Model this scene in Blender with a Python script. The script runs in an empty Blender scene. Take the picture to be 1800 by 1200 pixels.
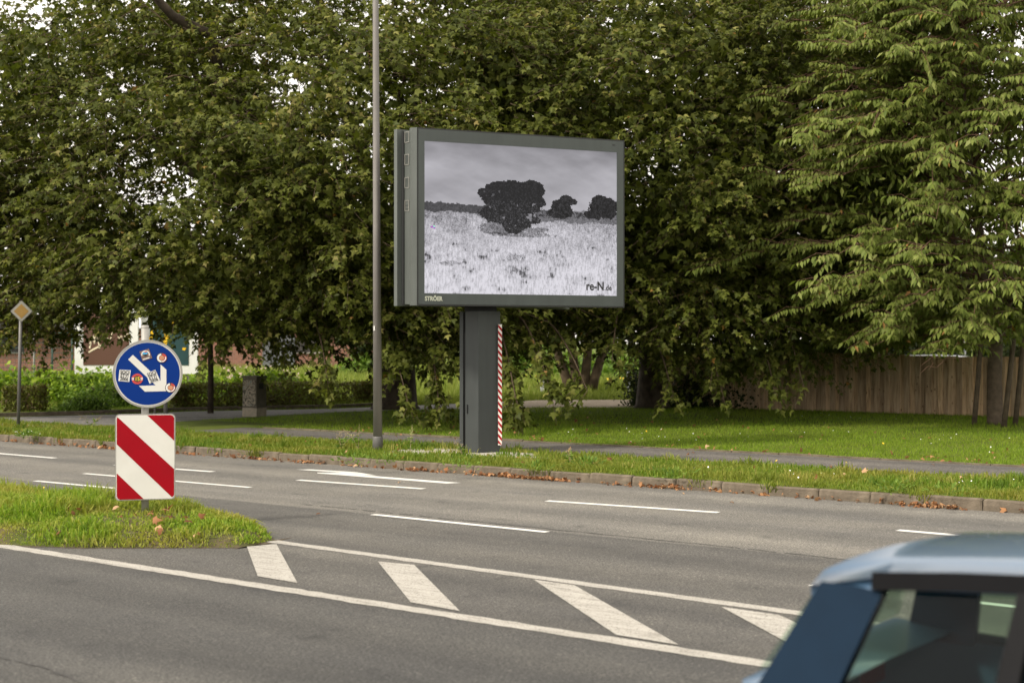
import bpy, math, random
import numpy as np
from mathutils import Vector, Matrix

random.seed(7)
RNG = np.random.default_rng(11)
R = math.radians
scene = bpy.context.scene
COL = scene.collection

# ------------------------------------------------------------------ camera, world, sun, exposure
H = 2.3                       # camera height above the carriageway
F = 2500.0                    # focal length in photo pixels (50 mm on 36 mm / 1800 px)
cam_d = bpy.data.cameras.new('camera'); cam = bpy.data.objects.new('camera', cam_d); COL.objects.link(cam)
cam.location = (0, 0, H); cam.rotation_euler = (R(90), 0, 0)
cam_d.lens = 50; cam_d.sensor_width = 36; cam_d.clip_start = 0.1; cam_d.clip_end = 3000
cam_d.dof.use_dof = True; cam_d.dof.focus_distance = 22.0; cam_d.dof.aperture_fstop = 1.7
scene.camera = cam

SUN_EL, SUN_AZ = 44.0, -124.0   # azimuth of the sun measured clockwise from +Y (behind-left of the camera)
w = bpy.data.worlds.new('World'); scene.world = w; w.use_nodes = True
nt = w.node_tree; nt.nodes.clear()
sky = nt.nodes.new('ShaderNodeTexSky'); sky.sky_type = 'NISHITA'; sky.sun_disc = False
sky.sun_elevation = R(SUN_EL); sky.sun_rotation = R(SUN_AZ); sky.air_density = 1.0; sky.dust_density = 3.0
hsv = nt.nodes.new('ShaderNodeHueSaturation'); hsv.inputs['Saturation'].default_value = 0.22
tc = nt.nodes.new('ShaderNodeTexCoord')
cn = nt.nodes.new('ShaderNodeTexNoise'); cn.inputs['Scale'].default_value = 2.6; cn.inputs['Detail'].default_value = 5
cm = nt.nodes.new('ShaderNodeMapRange'); cm.inputs[1].default_value = 0.3; cm.inputs[2].default_value = 0.7
cm.inputs[3].default_value = 0.85; cm.inputs[4].default_value = 1.2
cloud = nt.nodes.new('ShaderNodeMix'); cloud.data_type = 'RGBA'; cloud.inputs[0].default_value = 0.72
cc = nt.nodes.new('ShaderNodeVectorMath'); cc.operation = 'SCALE'; cc.inputs[0].default_value = (10.9, 10.2, 9.2)
bg = nt.nodes.new('ShaderNodeBackground'); bg.inputs['Strength'].default_value = 0.13
wo = nt.nodes.new('ShaderNodeOutputWorld')
L = nt.links.new
L(sky.outputs[0], hsv.inputs['Color']); L(tc.outputs['Generated'], cn.inputs['Vector'])
L(cn.outputs['Fac'], cm.inputs[0]); L(cm.outputs[0], cc.inputs['Scale'])
L(hsv.outputs[0], cloud.inputs[6]); L(cc.outputs[0], cloud.inputs[7])
L(cloud.outputs[2], bg.inputs['Color']); L(bg.outputs[0], wo.inputs[0])

sl = bpy.data.lights.new('sun', 'SUN'); sl.energy = 3.0; sl.angle = R(8); sl.color = (1.0, 0.92, 0.78)
so = bpy.data.objects.new('sun', sl); COL.objects.link(so)
az = R(SUN_AZ); el = R(SUN_EL)
sdir = Vector((math.sin(az) * math.cos(el), math.cos(az) * math.cos(el), math.sin(el)))
so.rotation_euler = sdir.to_track_quat('Z', 'Y').to_euler(); so.location = sdir * 100

vs = scene.view_settings
vs.view_transform = 'Standard'; vs.look = 'None'; vs.gamma = 1.0; vs.exposure = 0.5; vs.use_curve_mapping = False
scene.render.engine = 'CYCLES'
scene.cycles.max_bounces = 6; scene.cycles.transparent_max_bounces = 12
scene.cycles.use_denoising = True
scene.cycles.caustics_reflective = False; scene.cycles.caustics_refractive = False

# ------------------------------------------------------------------ layout frame
TH = R(-36.6)
U = np.array([math.cos(TH), math.sin(TH)]); N2 = np.array([-math.sin(TH), math.cos(TH)])
KT = 19.35                    # t of the far kerb face
GZ = 0.155                    # level of the verge and the lawn
def ST(s, t, z=0.0): return (s * U[0] + t * N2[0], s * U[1] + t * N2[1], z)
def G(px, py, z=0.0):         # point of the plane at height z that the photo shows at (px, py)
    d = F * (H - z) / (py - 600.0)
    return ((px - 900.0) / F * d, d, z)
def AT(px, py, d): return ((px - 900.0) / F * d, d, H - (py - 600.0) / F * d)
def to_st(p): return (p[0] * U[0] + p[1] * U[1], p[0] * N2[0] + p[1] * N2[1])

# ------------------------------------------------------------------ object helpers
def setp(o, label=None, cat=None, group=None, kind=None):
    if label: o['label'] = label
    if cat: o['category'] = cat
    if group: o['group'] = group
    if kind: o['kind'] = kind
    return o
def empty(name, loc, rz=0.0, label=None, cat=None, group=None):
    o = bpy.data.objects.new(name, None); COL.objects.link(o); o.empty_display_size = 0.2
    o.location = loc; o.rotation_euler = (0, 0, rz)
    return setp(o, label, cat, group)
def link(name, me, parent=None, loc=None, rz=None):
    o = bpy.data.objects.new(name, me); COL.objects.link(o)
    if parent: o.parent = parent
    if loc is not None: o.location = loc
    if rz is not None: o.rotation_euler = (0, 0, rz)
    return o
class MB:
    def __init__(s): s.v = []; s.f = []; s.m = []; s.sm = []
    def add(s, vs, fs, mi=0, smooth=False):
        b = len(s.v); s.v += [tuple(p) for p in vs]
        for f in fs: s.f.append([b + i for i in f]); s.m.append(mi); s.sm.append(smooth)
        return s
    def box(s, c, d, mi=0, rz=0.0):
        x, y, z = d[0] / 2, d[1] / 2, d[2] / 2; ca, sa = math.cos(rz), math.sin(rz)
        vs = []
        for dz in (-z, z):
            for dx, dy in ((-x, -y), (x, -y), (x, y), (-x, y)):
                vs.append((c[0] + dx * ca - dy * sa, c[1] + dx * sa + dy * ca, c[2] + dz))
        return s.add(vs, [(3, 2, 1, 0), (4, 5, 6, 7), (0, 1, 5, 4), (1, 2, 6, 5), (2, 3, 7, 6), (3, 0, 4, 7)], mi)
    def prism(s, poly, z0, z1, mi=0):       # poly counter-clockwise in xy
        n = len(poly)
        vs = [(p[0], p[1], z0) for p in poly] + [(p[0], p[1], z1) for p in poly]
        fs = [tuple(range(n))[::-1], tuple(range(n, 2 * n))] + [(i, (i + 1) % n, n + (i + 1) % n, n + i) for i in range(n)]
        return s.add(vs, fs, mi)
    def slab(s, poly, y0, y1, mi=0):        # poly in xz (counter-clockwise seen from -y), extruded from y0 (front) to y1
        n = len(poly)
        vs = [(p[0], y0, p[1]) for p in poly] + [(p[0], y1, p[1]) for p in poly]
        fs = [tuple(range(n)), tuple(range(n, 2 * n))[::-1]] + [((i + 1) % n, i, n + i, n + (i + 1) % n) for i in range(n)]
        return s.add(vs, fs, mi)
    def tube(s, pts, rad, sides=8, mi=0, cap=True, smooth=True):
        pts = [Vector(p) for p in pts]; n = len(pts)
        if not hasattr(rad, '__len__'): rad = [rad] * n
        vs = []; ref = None
        for i, p in enumerate(pts):
            t = (pts[min(i + 1, n - 1)] - pts[max(i - 1, 0)]).normalized()
            if ref is None: ref = Vector((1, 0, 0)) if abs(t.x) < 0.8 else Vector((0, 1, 0))
            a = (ref - t * ref.dot(t)).normalized(); b = t.cross(a); ref = a
            for k in range(sides):
                q = 2 * math.pi * k / sides
                vs.append(p + (a * math.cos(q) + b * math.sin(q)) * rad[i])
        fs = []
        for i in range(n - 1):
            for k in range(sides):
                k2 = (k + 1) % sides
                fs.append((i * sides + k, i * sides + k2, (i + 1) * sides + k2, (i + 1) * sides + k))
        s.add(vs, fs, mi, smooth)
        if cap:
            b = len(s.v) - n * sides
            s.f.append([b + k for k in range(sides)][::-1]); s.m.append(mi); s.sm.append(False)
            s.f.append([b + (n - 1) * sides + k for k in range(sides)]); s.m.append(mi); s.sm.append(False)
        return s
    def mesh(s, name, mats):
        me = bpy.data.meshes.new(name); me.from_pydata(s.v, [], s.f)
        for m in (mats if isinstance(mats, (list, tuple)) else [mats]): me.materials.append(m)
        me.polygons.foreach_set('material_index', s.m); me.polygons.foreach_set('use_smooth', s.sm); me.update()
        return me
    def build(s, name, mats, parent=None, loc=None, rz=None): return link(name, s.mesh(name, mats), parent, loc, rz)

def np_mesh(name, verts, tris, material, attrs=None, smooth=False):
    me = bpy.data.meshes.new(name); nv, nf = len(verts), len(tris); k = tris.shape[1]
    me.vertices.add(nv); me.vertices.foreach_set('co', np.ascontiguousarray(verts, dtype=np.float32).ravel())
    me.loops.add(nf * k); me.loops.foreach_set('vertex_index', np.ascontiguousarray(tris, dtype=np.int32).ravel())
    me.polygons.add(nf); me.polygons.foreach_set('loop_start', np.arange(0, nf * k, k, dtype=np.int32))
    if smooth: me.polygons.foreach_set('use_smooth', np.ones(nf, dtype=bool))
    for an, av in (attrs or {}).items():
        a = me.attributes.new(an, 'FLOAT', 'POINT'); a.data.foreach_set('value', np.ascontiguousarray(av, dtype=np.float32))
    me.materials.append(material); me.update(calc_edges=True)
    return me

def hash01(i, j, k, seed):
    h = (i * 374761393 + j * 668265263 + k * 2147483647 + seed * 1274126177) & 0xffffffff
    h = ((h ^ (h >> 13)) * 1274126177) & 0xffffffff
    return ((h ^ (h >> 16)) & 0xffff) / 65535.0
def vnoise(p, seed=0):
    p = np.asarray(p, dtype=np.float64)
    if p.shape[1] == 2: p = np.c_[p, np.zeros(len(p))]
    i = np.floor(p).astype(np.int64); f = p - i; f = f * f * (3 - 2 * f); out = 0
    for a in (0, 1):
        for b in (0, 1):
            for c in (0, 1):
                wgt = (f[:, 0] if a else 1 - f[:, 0]) * (f[:, 1] if b else 1 - f[:, 1]) * (f[:, 2] if c else 1 - f[:, 2])
                out = out + wgt * hash01(i[:, 0] + a, i[:, 1] + b, i[:, 2] + c, seed)
    return out
def fbm(p, seed=0, o=4):
    p = np.asarray(p, dtype=np.float64); s = 0; a = .5; t = 0
    for k in range(o): s = s + a * vnoise(p * 2 ** k, seed + k); t += a; a *= .5
    return s / t
def unit(v): return v / np.maximum(np.linalg.norm(v, axis=-1, keepdims=True), 1e-9)

# ------------------------------------------------------------------ materials
def newmat(name):
    m = bpy.data.materials.new(name); m.use_nodes = True; t = m.node_tree
    return m, t, t.nodes['Principled BSDF']
def node(t, kind, **kw):
    n = t.nodes.new(kind)
    for k, v in kw.items(): setattr(n, k, v)
    return n
def ramp(t, stops):
    r = t.nodes.new('ShaderNodeValToRGB'); e = r.color_ramp.elements
    while len(e) < len(stops): e.new(0.5)
    for i, (p, c) in enumerate(stops): e[i].position = p; e[i].color = (*c, 1)
    return r
def spec(b, v):
    b.inputs['Specular IOR Level'].default_value = v
def plain(name, col, rough=.55, metal=0.0, var=.12, scale=6.0, bump=0.0, dirt=None, dirt_amt=.3, sp=.5):
    m, t, b = newmat(name); tcn = node(t, 'ShaderNodeTexCoord')
    n1 = node(t, 'ShaderNodeTexNoise'); n1.inputs['Scale'].default_value = scale; n1.inputs['Detail'].default_value = 6
    t.links.new(tcn.outputs['Object'], n1.inputs['Vector'])
    lo = tuple(c * (1 - var) for c in col); hi = tuple(min(1, c * (1 + var)) for c in col)
    rp = ramp(t, [(.3, lo), (.7, hi)]); t.links.new(n1.outputs['Fac'], rp.inputs[0]); out = rp.outputs[0]
    if dirt:
        n2 = node(t, 'ShaderNodeTexNoise'); n2.inputs['Scale'].default_value = scale * .35; n2.inputs['Detail'].default_value = 9
        n2.inputs['Roughness'].default_value = .7
        t.links.new(tcn.outputs['Object'], n2.inputs['Vector'])
        r2 = ramp(t, [(.48, (0, 0, 0)), (.72, (dirt_amt,) * 3)]); t.links.new(n2.outputs['Fac'], r2.inputs[0])
        mx = node(t, 'ShaderNodeMix', data_type='RGBA'); mx.inputs[7].default_value = (*dirt, 1)
        t.links.new(r2.outputs[0], mx.inputs[0]); t.links.new(out, mx.inputs[6]); out = mx.outputs[2]
    t.links.new(out, b.inputs['Base Color'])
    b.inputs['Roughness'].default_value = rough; b.inputs['Metallic'].default_value = metal; spec(b, sp)
    if bump:
        bp = node(t, 'ShaderNodeBump'); bp.inputs['Strength'].default_value = bump; bp.inputs['Distance'].default_value = .02
        n3 = node(t, 'ShaderNodeTexNoise'); n3.inputs['Scale'].default_value = scale * 6; n3.inputs['Detail'].default_value = 6
        t.links.new(tcn.outputs['Object'], n3.inputs['Vector']); t.links.new(n3.outputs['Fac'], bp.inputs['Height'])
        t.links.new(bp.outputs[0], b.inputs['Normal'])
    return m
def leafmat(name, stops, transl=.35, tcol=(1.25, 1.35, .7), rough=.55, single=False, patch=None, sp=.16):
    m, t, b = newmat(name)
    if single:
        a = node(t, 'ShaderNodeObjectInfo'); src = a.outputs['Random']
    else:
        a = node(t, 'ShaderNodeAttribute', attribute_name='rnd'); src = a.outputs['Fac']
    rp = ramp(t, stops); t.links.new(src, rp.inputs[0]); out = rp.outputs[0]
    if patch:
        g = node(t, 'ShaderNodeNewGeometry'); n1 = node(t, 'ShaderNodeTexNoise'); n1.inputs['Scale'].default_value = patch[1]
        n1.inputs['Detail'].default_value = 4
        t.links.new(g.outputs['Position'], n1.inputs['Vector'])
        r2 = ramp(t, [(.42, (0, 0, 0)), (.72, (patch[2],) * 3)]); t.links.new(n1.outputs['Fac'], r2.inputs[0])
        mx = node(t, 'ShaderNodeMix', data_type='RGBA'); mx.inputs[7].default_value = (*patch[0], 1)
        t.links.new(r2.outputs[0], mx.inputs[0]); t.links.new(out, mx.inputs[6]); out = mx.outputs[2]
    t.links.new(out, b.inputs['Base Color']); b.inputs['Roughness'].default_value = rough; spec(b, sp)
    tr = node(t, 'ShaderNodeBsdfTranslucent'); mul = node(t, 'ShaderNodeMix', data_type='RGBA', blend_type='MULTIPLY')
    mul.inputs[0].default_value = 1; mul.inputs[7].default_value = (*tcol, 1)
    t.links.new(out, mul.inputs[6]); t.links.new(mul.outputs[2], tr.inputs['Color'])
    ms = node(t, 'ShaderNodeMixShader'); ms.inputs[0].default_value = transl
    t.links.new(b.outputs[0], ms.inputs[1]); t.links.new(tr.outputs[0], ms.inputs[2])
    t.links.new(ms.outputs[0], t.nodes['Material Output'].inputs['Surface'])
    return m

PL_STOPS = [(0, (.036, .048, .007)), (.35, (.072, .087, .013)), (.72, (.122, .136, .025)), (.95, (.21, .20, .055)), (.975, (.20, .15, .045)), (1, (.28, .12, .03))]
CH_STOPS = [(0, (.070, .100, .017)), (.4, (.125, .160, .030)), (.8, (.19, .215, .052)), (.97, (.23, .25, .09)), (1, (.28, .15, .05))]
M = {}
M['plane_leaf'] = leafmat('plane_leaf', PL_STOPS, .30)
M['plane_leaf_single'] = leafmat('plane_leaf_single', PL_STOPS, .30, single=True)
M['cherry_leaf'] = leafmat('cherry_leaf', CH_STOPS, .30)
M['cherry_leaf_single'] = leafmat('cherry_leaf_single', CH_STOPS, .30, single=True)
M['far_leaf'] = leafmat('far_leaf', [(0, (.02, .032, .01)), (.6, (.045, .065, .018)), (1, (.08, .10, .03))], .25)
M['bush_leaf'] = leafmat('bush_leaf', [(0, (.08, .14, .012)), (.6, (.18, .28, .025)), (1, (.32, .40, .05))], .35)
M['herb_leaf'] = leafmat('herb_leaf', [(0, (.06, .11, .016)), (.6, (.12, .20, .028)), (1, (.19, .27, .05))], .35)
M['hedge_leaf'] = leafmat('hedge_leaf', [(0, (.10, .06, .03)), (.3, (.11, .09, .035)), (.7, (.14, .17, .035)), (1, (.25, .27, .05))], .25)
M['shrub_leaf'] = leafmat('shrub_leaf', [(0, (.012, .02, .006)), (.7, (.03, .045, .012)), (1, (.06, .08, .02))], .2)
M['grass'] = leafmat('grass', [(0, (.080, .142, .010)), (.5, (.148, .232, .017)), (.9, (.22, .30, .03)), (1, (.33, .30, .08))], .35,
                     tcol=(1.2, 1.3, .5), rough=.6, patch=((.20, .20, .035), .35, .3))
M['verge_grass'] = leafmat('verge_grass', [(0, (.07, .125, .014)), (.45, (.13, .205, .022)), (.8, (.21, .25, .04)), (1, (.38, .31, .12))], .35,
                           tcol=(1.2, 1.3, .5), rough=.6, patch=((.26, .21, .05), .55, .6))
M['island_grass'] = leafmat('island_grass', [(0, (.09, .16, .018)), (.45, (.17, .27, .025)), (.8, (.28, .35, .045)), (1, (.42, .36, .12))], .35,
                            tcol=(1.2, 1.3, .5), rough=.6, patch=((.36, .28, .08), 1.1, .7))
M['meadow_grass'] = leafmat('meadow_grass', [(0, (.11, .15, .03)), (.5, (.20, .25, .05)), (.9, (.30, .32, .09)), (1, (.40, .34, .16))], .35, tcol=(1.2, 1.3, .5), rough=.6)
M['dry_leaf'] = leafmat('dry_leaf', [(0, (.12, .05, .022)), (.5, (.26, .115, .05)), (.85, (.40, .21, .10)), (1, (.50, .33, .19))], .2, tcol=(1.1, 1, .8), rough=.7)
M['bark'] = plain('bark', (.055, .042, .030), .85, var=.5, scale=5, bump=.8, dirt=(.11, .095, .07), dirt_amt=.5, sp=.2)
M['bark_light'] = plain('bark_light', (.10, .072, .046), .85, var=.4, scale=5, bump=.6, sp=.2)
M['cherry_bark'] = plain('cherry_bark', (.10, .075, .052), .8, var=.35, scale=7, bump=.6, dirt=(.05, .04, .03), dirt_amt=.6, sp=.25)
M['twig'] = plain('twig', (.085, .06, .038), .8, var=.3, scale=9, sp=.2)
M['cherry_twig'] = plain('cherry_twig', (.13, .075, .05), .8, var=.3, scale=9, sp=.2)
M['stake'] = plain('stake', (.085, .066, .045), .85, var=.3, scale=8, bump=.4, sp=.2)
M['soil'] = plain('soil', (.075, .06, .035), .95, var=.35, scale=3, bump=.5, dirt=(.06, .085, .018), dirt_amt=.9, sp=.1)
M['turf'] = plain('turf', (.085, .115, .016), .95, var=.3, scale=1.2, bump=.5, dirt=(.10, .085, .03), dirt_amt=.55, sp=.1)
M['kerb'] = plain('kerb', (.145, .118, .088), .9, var=.22, scale=7, bump=.6, dirt=(.075, .062, .042), dirt_amt=.85, sp=.2)
M['concrete'] = plain('concrete', (.42, .39, .34), .85, var=.15, scale=5, bump=.35, dirt=(.20, .17, .12), dirt_amt=.7, sp=.2)
M['paint_new'] = plain('paint_new', (.62, .61, .58), .6, var=.06, scale=12, dirt=(.30, .28, .25), dirt_amt=.35)
M['frame'] = plain('frame', (.046, .056, .053), .42, var=.05, scale=2.5, dirt=(.07, .08, .07), dirt_amt=.2)
M['frame_dark'] = plain('frame_dark', (.012, .013, .013), .5, var=.1)
M['cabinet_side'] = plain('cabinet_side', (.085, .095, .088), .45, var=.06, scale=2, dirt=(.13, .14, .13), dirt_amt=.3)
M['pillar'] = plain('pillar', (.042, .047, .047), .45, var=.07, scale=1.5, dirt=(.028, .029, .028), dirt_amt=.35, sp=.3)
def streaks(m, amt=.5, sc=(9, 9, .5)):
    t = m.node_tree; b = t.nodes['Principled BSDF']; src = b.inputs['Base Color'].links[0].from_socket
    tcn = node(t, 'ShaderNodeTexCoord'); mp = node(t, 'ShaderNodeMapping'); mp.inputs['Scale'].default_value = sc; t.links.new(tcn.outputs['Object'], mp.inputs[0])
    n1 = node(t, 'ShaderNodeTexNoise'); n1.inputs['Scale'].default_value = 1; n1.inputs['Detail'].default_value = 6; t.links.new(mp.outputs[0], n1.inputs['Vector'])
    r1 = ramp(t, [(.35, (1 - amt,) * 3), (.55, (1, 1, 1)), (.75, (1 + amt * .7,) * 3)]); t.links.new(n1.outputs['Fac'], r1.inputs[0])
    mu = node(t, 'ShaderNodeMix', data_type='RGBA', blend_type='MULTIPLY'); mu.inputs[0].default_value = 1
    t.links.new(src, mu.inputs[6]); t.links.new(r1.outputs[0], mu.inputs[7]); t.links.new(mu.outputs[2], b.inputs['Base Color'])
M['letter'] = plain('letter', (.42, .44, .36), .5, var=.03)
M['black_ink'] = plain('black_ink', (.012, .012, .013), .5, var=.03)
M['galv'] = plain('galv', (.33, .32, .295), .5, .25, var=.12, scale=9, dirt=(.20, .18, .15), dirt_amt=.4)
M['lamp_post'] = plain('lamp_post', (.20, .185, .175), .5, .15, var=.08, scale=2.5, dirt=(.13, .12, .11), dirt_amt=.35)
M['post_grey'] = plain('post_grey', (.12, .115, .11), .55, .2, var=.12, scale=5)
M['sign_white'] = plain('sign_white', (.66, .65, .605), .38, var=.03, scale=3, dirt=(.45, .42, .35), dirt_amt=.35)
M['sign_blue'] = plain('sign_blue', (.0015, .028, .19), .4, var=.05, scale=3, dirt=(.006, .04, .2), dirt_amt=.4, sp=.12)
M['sign_red'] = plain('sign_red', (.30, .003, .010), .42, var=.06, scale=3, dirt=(.22, .008, .012), dirt_amt=.5, sp=.12)
M['sign_yellow'] = plain('sign_yellow', (.22, .125, .018), .6, var=.08, scale=6, dirt=(.25, .17, .06), dirt_amt=.5)
M['sign_dull'] = plain('sign_dull', (.25, .245, .21), .6, var=.1, scale=9, dirt=(.16, .15, .12), dirt_amt=.7, sp=.2)
M['sticker_black'] = plain('sticker_black', (.02, .018, .018), .5, var=.1)
M['sticker_white'] = plain('sticker_white', (.72, .71, .68), .5, var=.05)
M['sticker_red'] = plain('sticker_red', (.50, .05, .04), .5, var=.08)
M['sticker_brown'] = plain('sticker_brown', (.16, .10, .085), .5, var=.1)
M['sticker_tan'] = plain('sticker_tan', (.48, .22, .12), .5, var=.15, scale=40)
M['sticker_cyan'] = plain('sticker_cyan', (.05, .38, .70), .5, var=.08)
M['sticker_yellow'] = plain('sticker_yellow', (.80, .62, .04), .5, var=.04)
M['ad_brown'] = plain('ad_brown', (.105, .045, .026), .5, var=.05, scale=1)
M['ad_teal'] = plain('ad_teal', (.012, .055, .060), .5, var=.1, scale=1)
M['ad_cream'] = plain('ad_cream', (.80, .70, .50), .5, var=.03)
M['ad_yellow'] = plain('ad_yellow', (.85, .52, .01), .5, var=.05)
M['ad_white'] = plain('ad_white', (.80, .80, .78), .5, var=.03)
M['white_plastic'] = plain('white_plastic', (.62, .64, .66), .5, var=.06, dirt=(.35, .34, .30), dirt_amt=.5)
M['roof_dark'] = plain('roof_dark', (.035, .03, .028), .8, var=.2, scale=2)
M['door_grey'] = plain('door_grey', (.12, .125, .13), .6, var=.1)
M['fence_green'] = plain('fence_green', (.03, .075, .06), .6, var=.1)
M['daisy'] = plain('daisy', (.80, .80, .76), .6, var=.03)
M['buttercup'] = plain('buttercup', (.75, .50, .02), .6, var=.05)
M['pink_flower'] = plain('pink_flower', (.42, .30, .26), .7, var=.15)
M['seed_head'] = plain('seed_head', (.36, .36, .14), .8, var=.2)
M['dry_stalk'] = plain('dry_stalk', (.34, .27, .15), .8, var=.2)
M['tyre'] = plain('tyre', (.012, .012, .012), .85, var=.2)
M['alloy'] = plain('alloy', (.45, .45, .46), .35, .8, var=.05)
M['black_trim'] = plain('black_trim', (.006, .006, .007), .6, var=.1, sp=.08)
M['interior'] = plain('interior', (.018, .018, .019), .8, var=.1)
M['tail_red'] = plain('tail_red', (.30, .01, .012), .2, var=.05)
M['lamp_glass'] = plain('lamp_glass', (.55, .56, .58), .15, var=.03)

for k_ in ('frame', 'cabinet_side', 'pillar', 'lamp_post', 'kerb'): streaks(M[k_], .12 if k_ != 'kerb' else .25, (5, 5, .4))
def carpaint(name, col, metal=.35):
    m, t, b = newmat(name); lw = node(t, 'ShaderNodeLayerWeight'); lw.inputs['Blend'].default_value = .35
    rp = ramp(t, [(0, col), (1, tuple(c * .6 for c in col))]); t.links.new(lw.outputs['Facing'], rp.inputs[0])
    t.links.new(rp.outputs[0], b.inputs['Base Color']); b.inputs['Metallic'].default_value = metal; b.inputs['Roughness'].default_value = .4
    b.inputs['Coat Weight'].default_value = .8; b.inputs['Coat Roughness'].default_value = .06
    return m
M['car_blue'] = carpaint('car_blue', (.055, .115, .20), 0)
M['pillar_shaded'] = plain('pillar_shaded', (.004, .014, .030), .6, var=.1, sp=.06)  # darker copy of the car blue, shade and tree reflection put into the colour
M['car_silver'] = carpaint('car_silver', (.55, .56, .57))
def glassmat(name, tint, refl=.14):
    m, t, b = newmat(name)
    tr = node(t, 'ShaderNodeBsdfTransparent'); tr.inputs[0].default_value = (*tint, 1)
    gl = node(t, 'ShaderNodeBsdfGlossy'); gl.inputs['Roughness'].default_value = .03
    fr = node(t, 'ShaderNodeFresnel'); fr.inputs['IOR'].default_value = 1.22
    mxs = node(t, 'ShaderNodeMixShader')
    t.links.new(fr.outputs[0], mxs.inputs[0]); t.links.new(tr.outputs[0], mxs.inputs[1]); t.links.new(gl.outputs[0], mxs.inputs[2])
    t.links.new(mxs.outputs[0], t.nodes['Material Output'].inputs['Surface'])
    return m
M['car_glass'] = glassmat('car_glass', (.58, .70, .60))

def asphalt(name, bands, agg=48.0, contrast=.55, stretch=True):
    """bands: list of (t_from, colour); object coordinates run along (x) and across (y) the road."""
    m, t, b = newmat(name); tcn = node(t, 'ShaderNodeTexCoord'); obj = tcn.outputs['Object']
    sx = node(t, 'ShaderNodeSeparateXYZ'); t.links.new(obj, sx.inputs[0])
    wob = node(t, 'ShaderNodeTexNoise'); wob.inputs['Scale'].default_value = 1.3; wob.inputs['Detail'].default_value = 4
    t.links.new(obj, wob.inputs['Vector'])
    yy = node(t, 'ShaderNodeMath', operation='MULTIPLY_ADD'); yy.inputs[1].default_value = .18; t.links.new(wob.outputs['Fac'], yy.inputs[0]); t.links.new(sx.outputs['Y'], yy.inputs[2])
    col = None
    for tf, c in bands:
        rgb = node(t, 'ShaderNodeRGB'); rgb.outputs[0].default_value = (*c, 1)
        if col is None: col = rgb.outputs[0]; continue
        mr = node(t, 'ShaderNodeMapRange'); mr.inputs[1].default_value = tf - .03; mr.inputs[2].default_value = tf + .05
        t.links.new(yy.outputs[0], mr.inputs[0])
        mx = node(t, 'ShaderNodeMix', data_type='RGBA'); t.links.new(mr.outputs[0], mx.inputs[0]); t.links.new(col, mx.inputs[6]); t.links.new(rgb.outputs[0], mx.inputs[7]); col = mx.outputs[2]
    tw = node(t, 'ShaderNodeMath', operation='MULTIPLY'); tw.inputs[1].default_value = 5.1; t.links.new(yy.outputs[0], tw.inputs[0])
    ts = node(t, 'ShaderNodeMath', operation='SINE'); t.links.new(tw.outputs[0], ts.inputs[0])
    tm = node(t, 'ShaderNodeMapRange'); tm.inputs[1].default_value = -1; tm.inputs[2].default_value = 1; tm.inputs[3].default_value = .91; tm.inputs[4].default_value = 1.08; t.links.new(ts.outputs[0], tm.inputs[0])
    tv_ = node(t, 'ShaderNodeVectorMath', operation='SCALE'); t.links.new(col, tv_.inputs[0]); t.links.new(tm.outputs[0], tv_.inputs['Scale']); col = tv_.outputs[0]
    # wear streaks along the lane
    mp = node(t, 'ShaderNodeMapping'); mp.inputs['Scale'].default_value = (.10, 1.1, 1); t.links.new(obj, mp.inputs[0])
    n1 = node(t, 'ShaderNodeTexNoise'); n1.inputs['Scale'].default_value = 1.0; n1.inputs['Detail'].default_value = 6; t.links.new(mp.outputs[0], n1.inputs['Vector'])
    r1 = ramp(t, [(.3, (.74, .74, .75)), (.7, (1.22, 1.2, 1.16))]); t.links.new(n1.outputs['Fac'], r1.inputs[0])
    n2 = node(t, 'ShaderNodeTexNoise'); n2.inputs['Scale'].default_value = .55; n2.inputs['Detail'].default_value = 7; n2.inputs['Roughness'].default_value = .65; t.links.new(obj, n2.inputs['Vector'])
    r2 = ramp(t, [(.3, (.82, .82, .83)), (.7, (1.15, 1.13, 1.09))]); t.links.new(n2.outputs['Fac'], r2.inputs[0])
    n5 = node(t, 'ShaderNodeTexNoise'); n5.inputs['Scale'].default_value = 2.2; n5.inputs['Detail'].default_value = 8; n5.inputs['Roughness'].default_value = .7; t.links.new(obj, n5.inputs['Vector'])
    r5 = ramp(t, [(.30, (.62, .62, .62)), (.42, (1, 1, 1)), (.66, (1, 1, 1)), (.76, (1.2, 1.19, 1.16))]); t.links.new(n5.outputs['Fac'], r5.inputs[0])
    n3 = node(t, 'ShaderNodeTexNoise'); n3.inputs['Scale'].default_value = agg; n3.inputs['Detail'].default_value = 3; n3.inputs['Roughness'].default_value = .75; t.links.new(obj, n3.inputs['Vector'])
    r3 = ramp(t, [(.38, (1 - contrast,) * 3), (.5, (1, 1, 1)), (.64, (1 + contrast * 1.3,) * 3)]); t.links.new(n3.outputs['Fac'], r3.inputs[0])
    vo = node(t, 'ShaderNodeTexVoronoi'); vo.inputs['Scale'].default_value = agg * .9; t.links.new(obj, vo.inputs['Vector'])
    r4 = ramp(t, [(0, (.72, .72, .72)), (.8, (1.08, 1.08, 1.08)), (1, (1.8, 1.76, 1.7))]); t.links.new(vo.outputs['Color'], r4.inputs[0])
    for r in (r1, r2, r3, r4, r5):
        mu = node(t, 'ShaderNodeMix', data_type='RGBA', blend_type='MULTIPLY'); mu.inputs[0].default_value = 1
        t.links.new(col, mu.inputs[6]); t.links.new(r.outputs[0], mu.inputs[7]); col = mu.outputs[2]
    t.links.new(col, b.inputs['Base Color']); b.inputs['Roughness'].default_value = .82; spec(b, .35)
    bp = node(t, 'ShaderNodeBump'); bp.inputs['Strength'].default_value = .55; bp.inputs['Distance'].default_value = .008
    t.links.new(n3.outputs['Fac'], bp.inputs['Height']); t.links.new(bp.outputs[0], b.inputs['Normal'])
    return m
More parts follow.
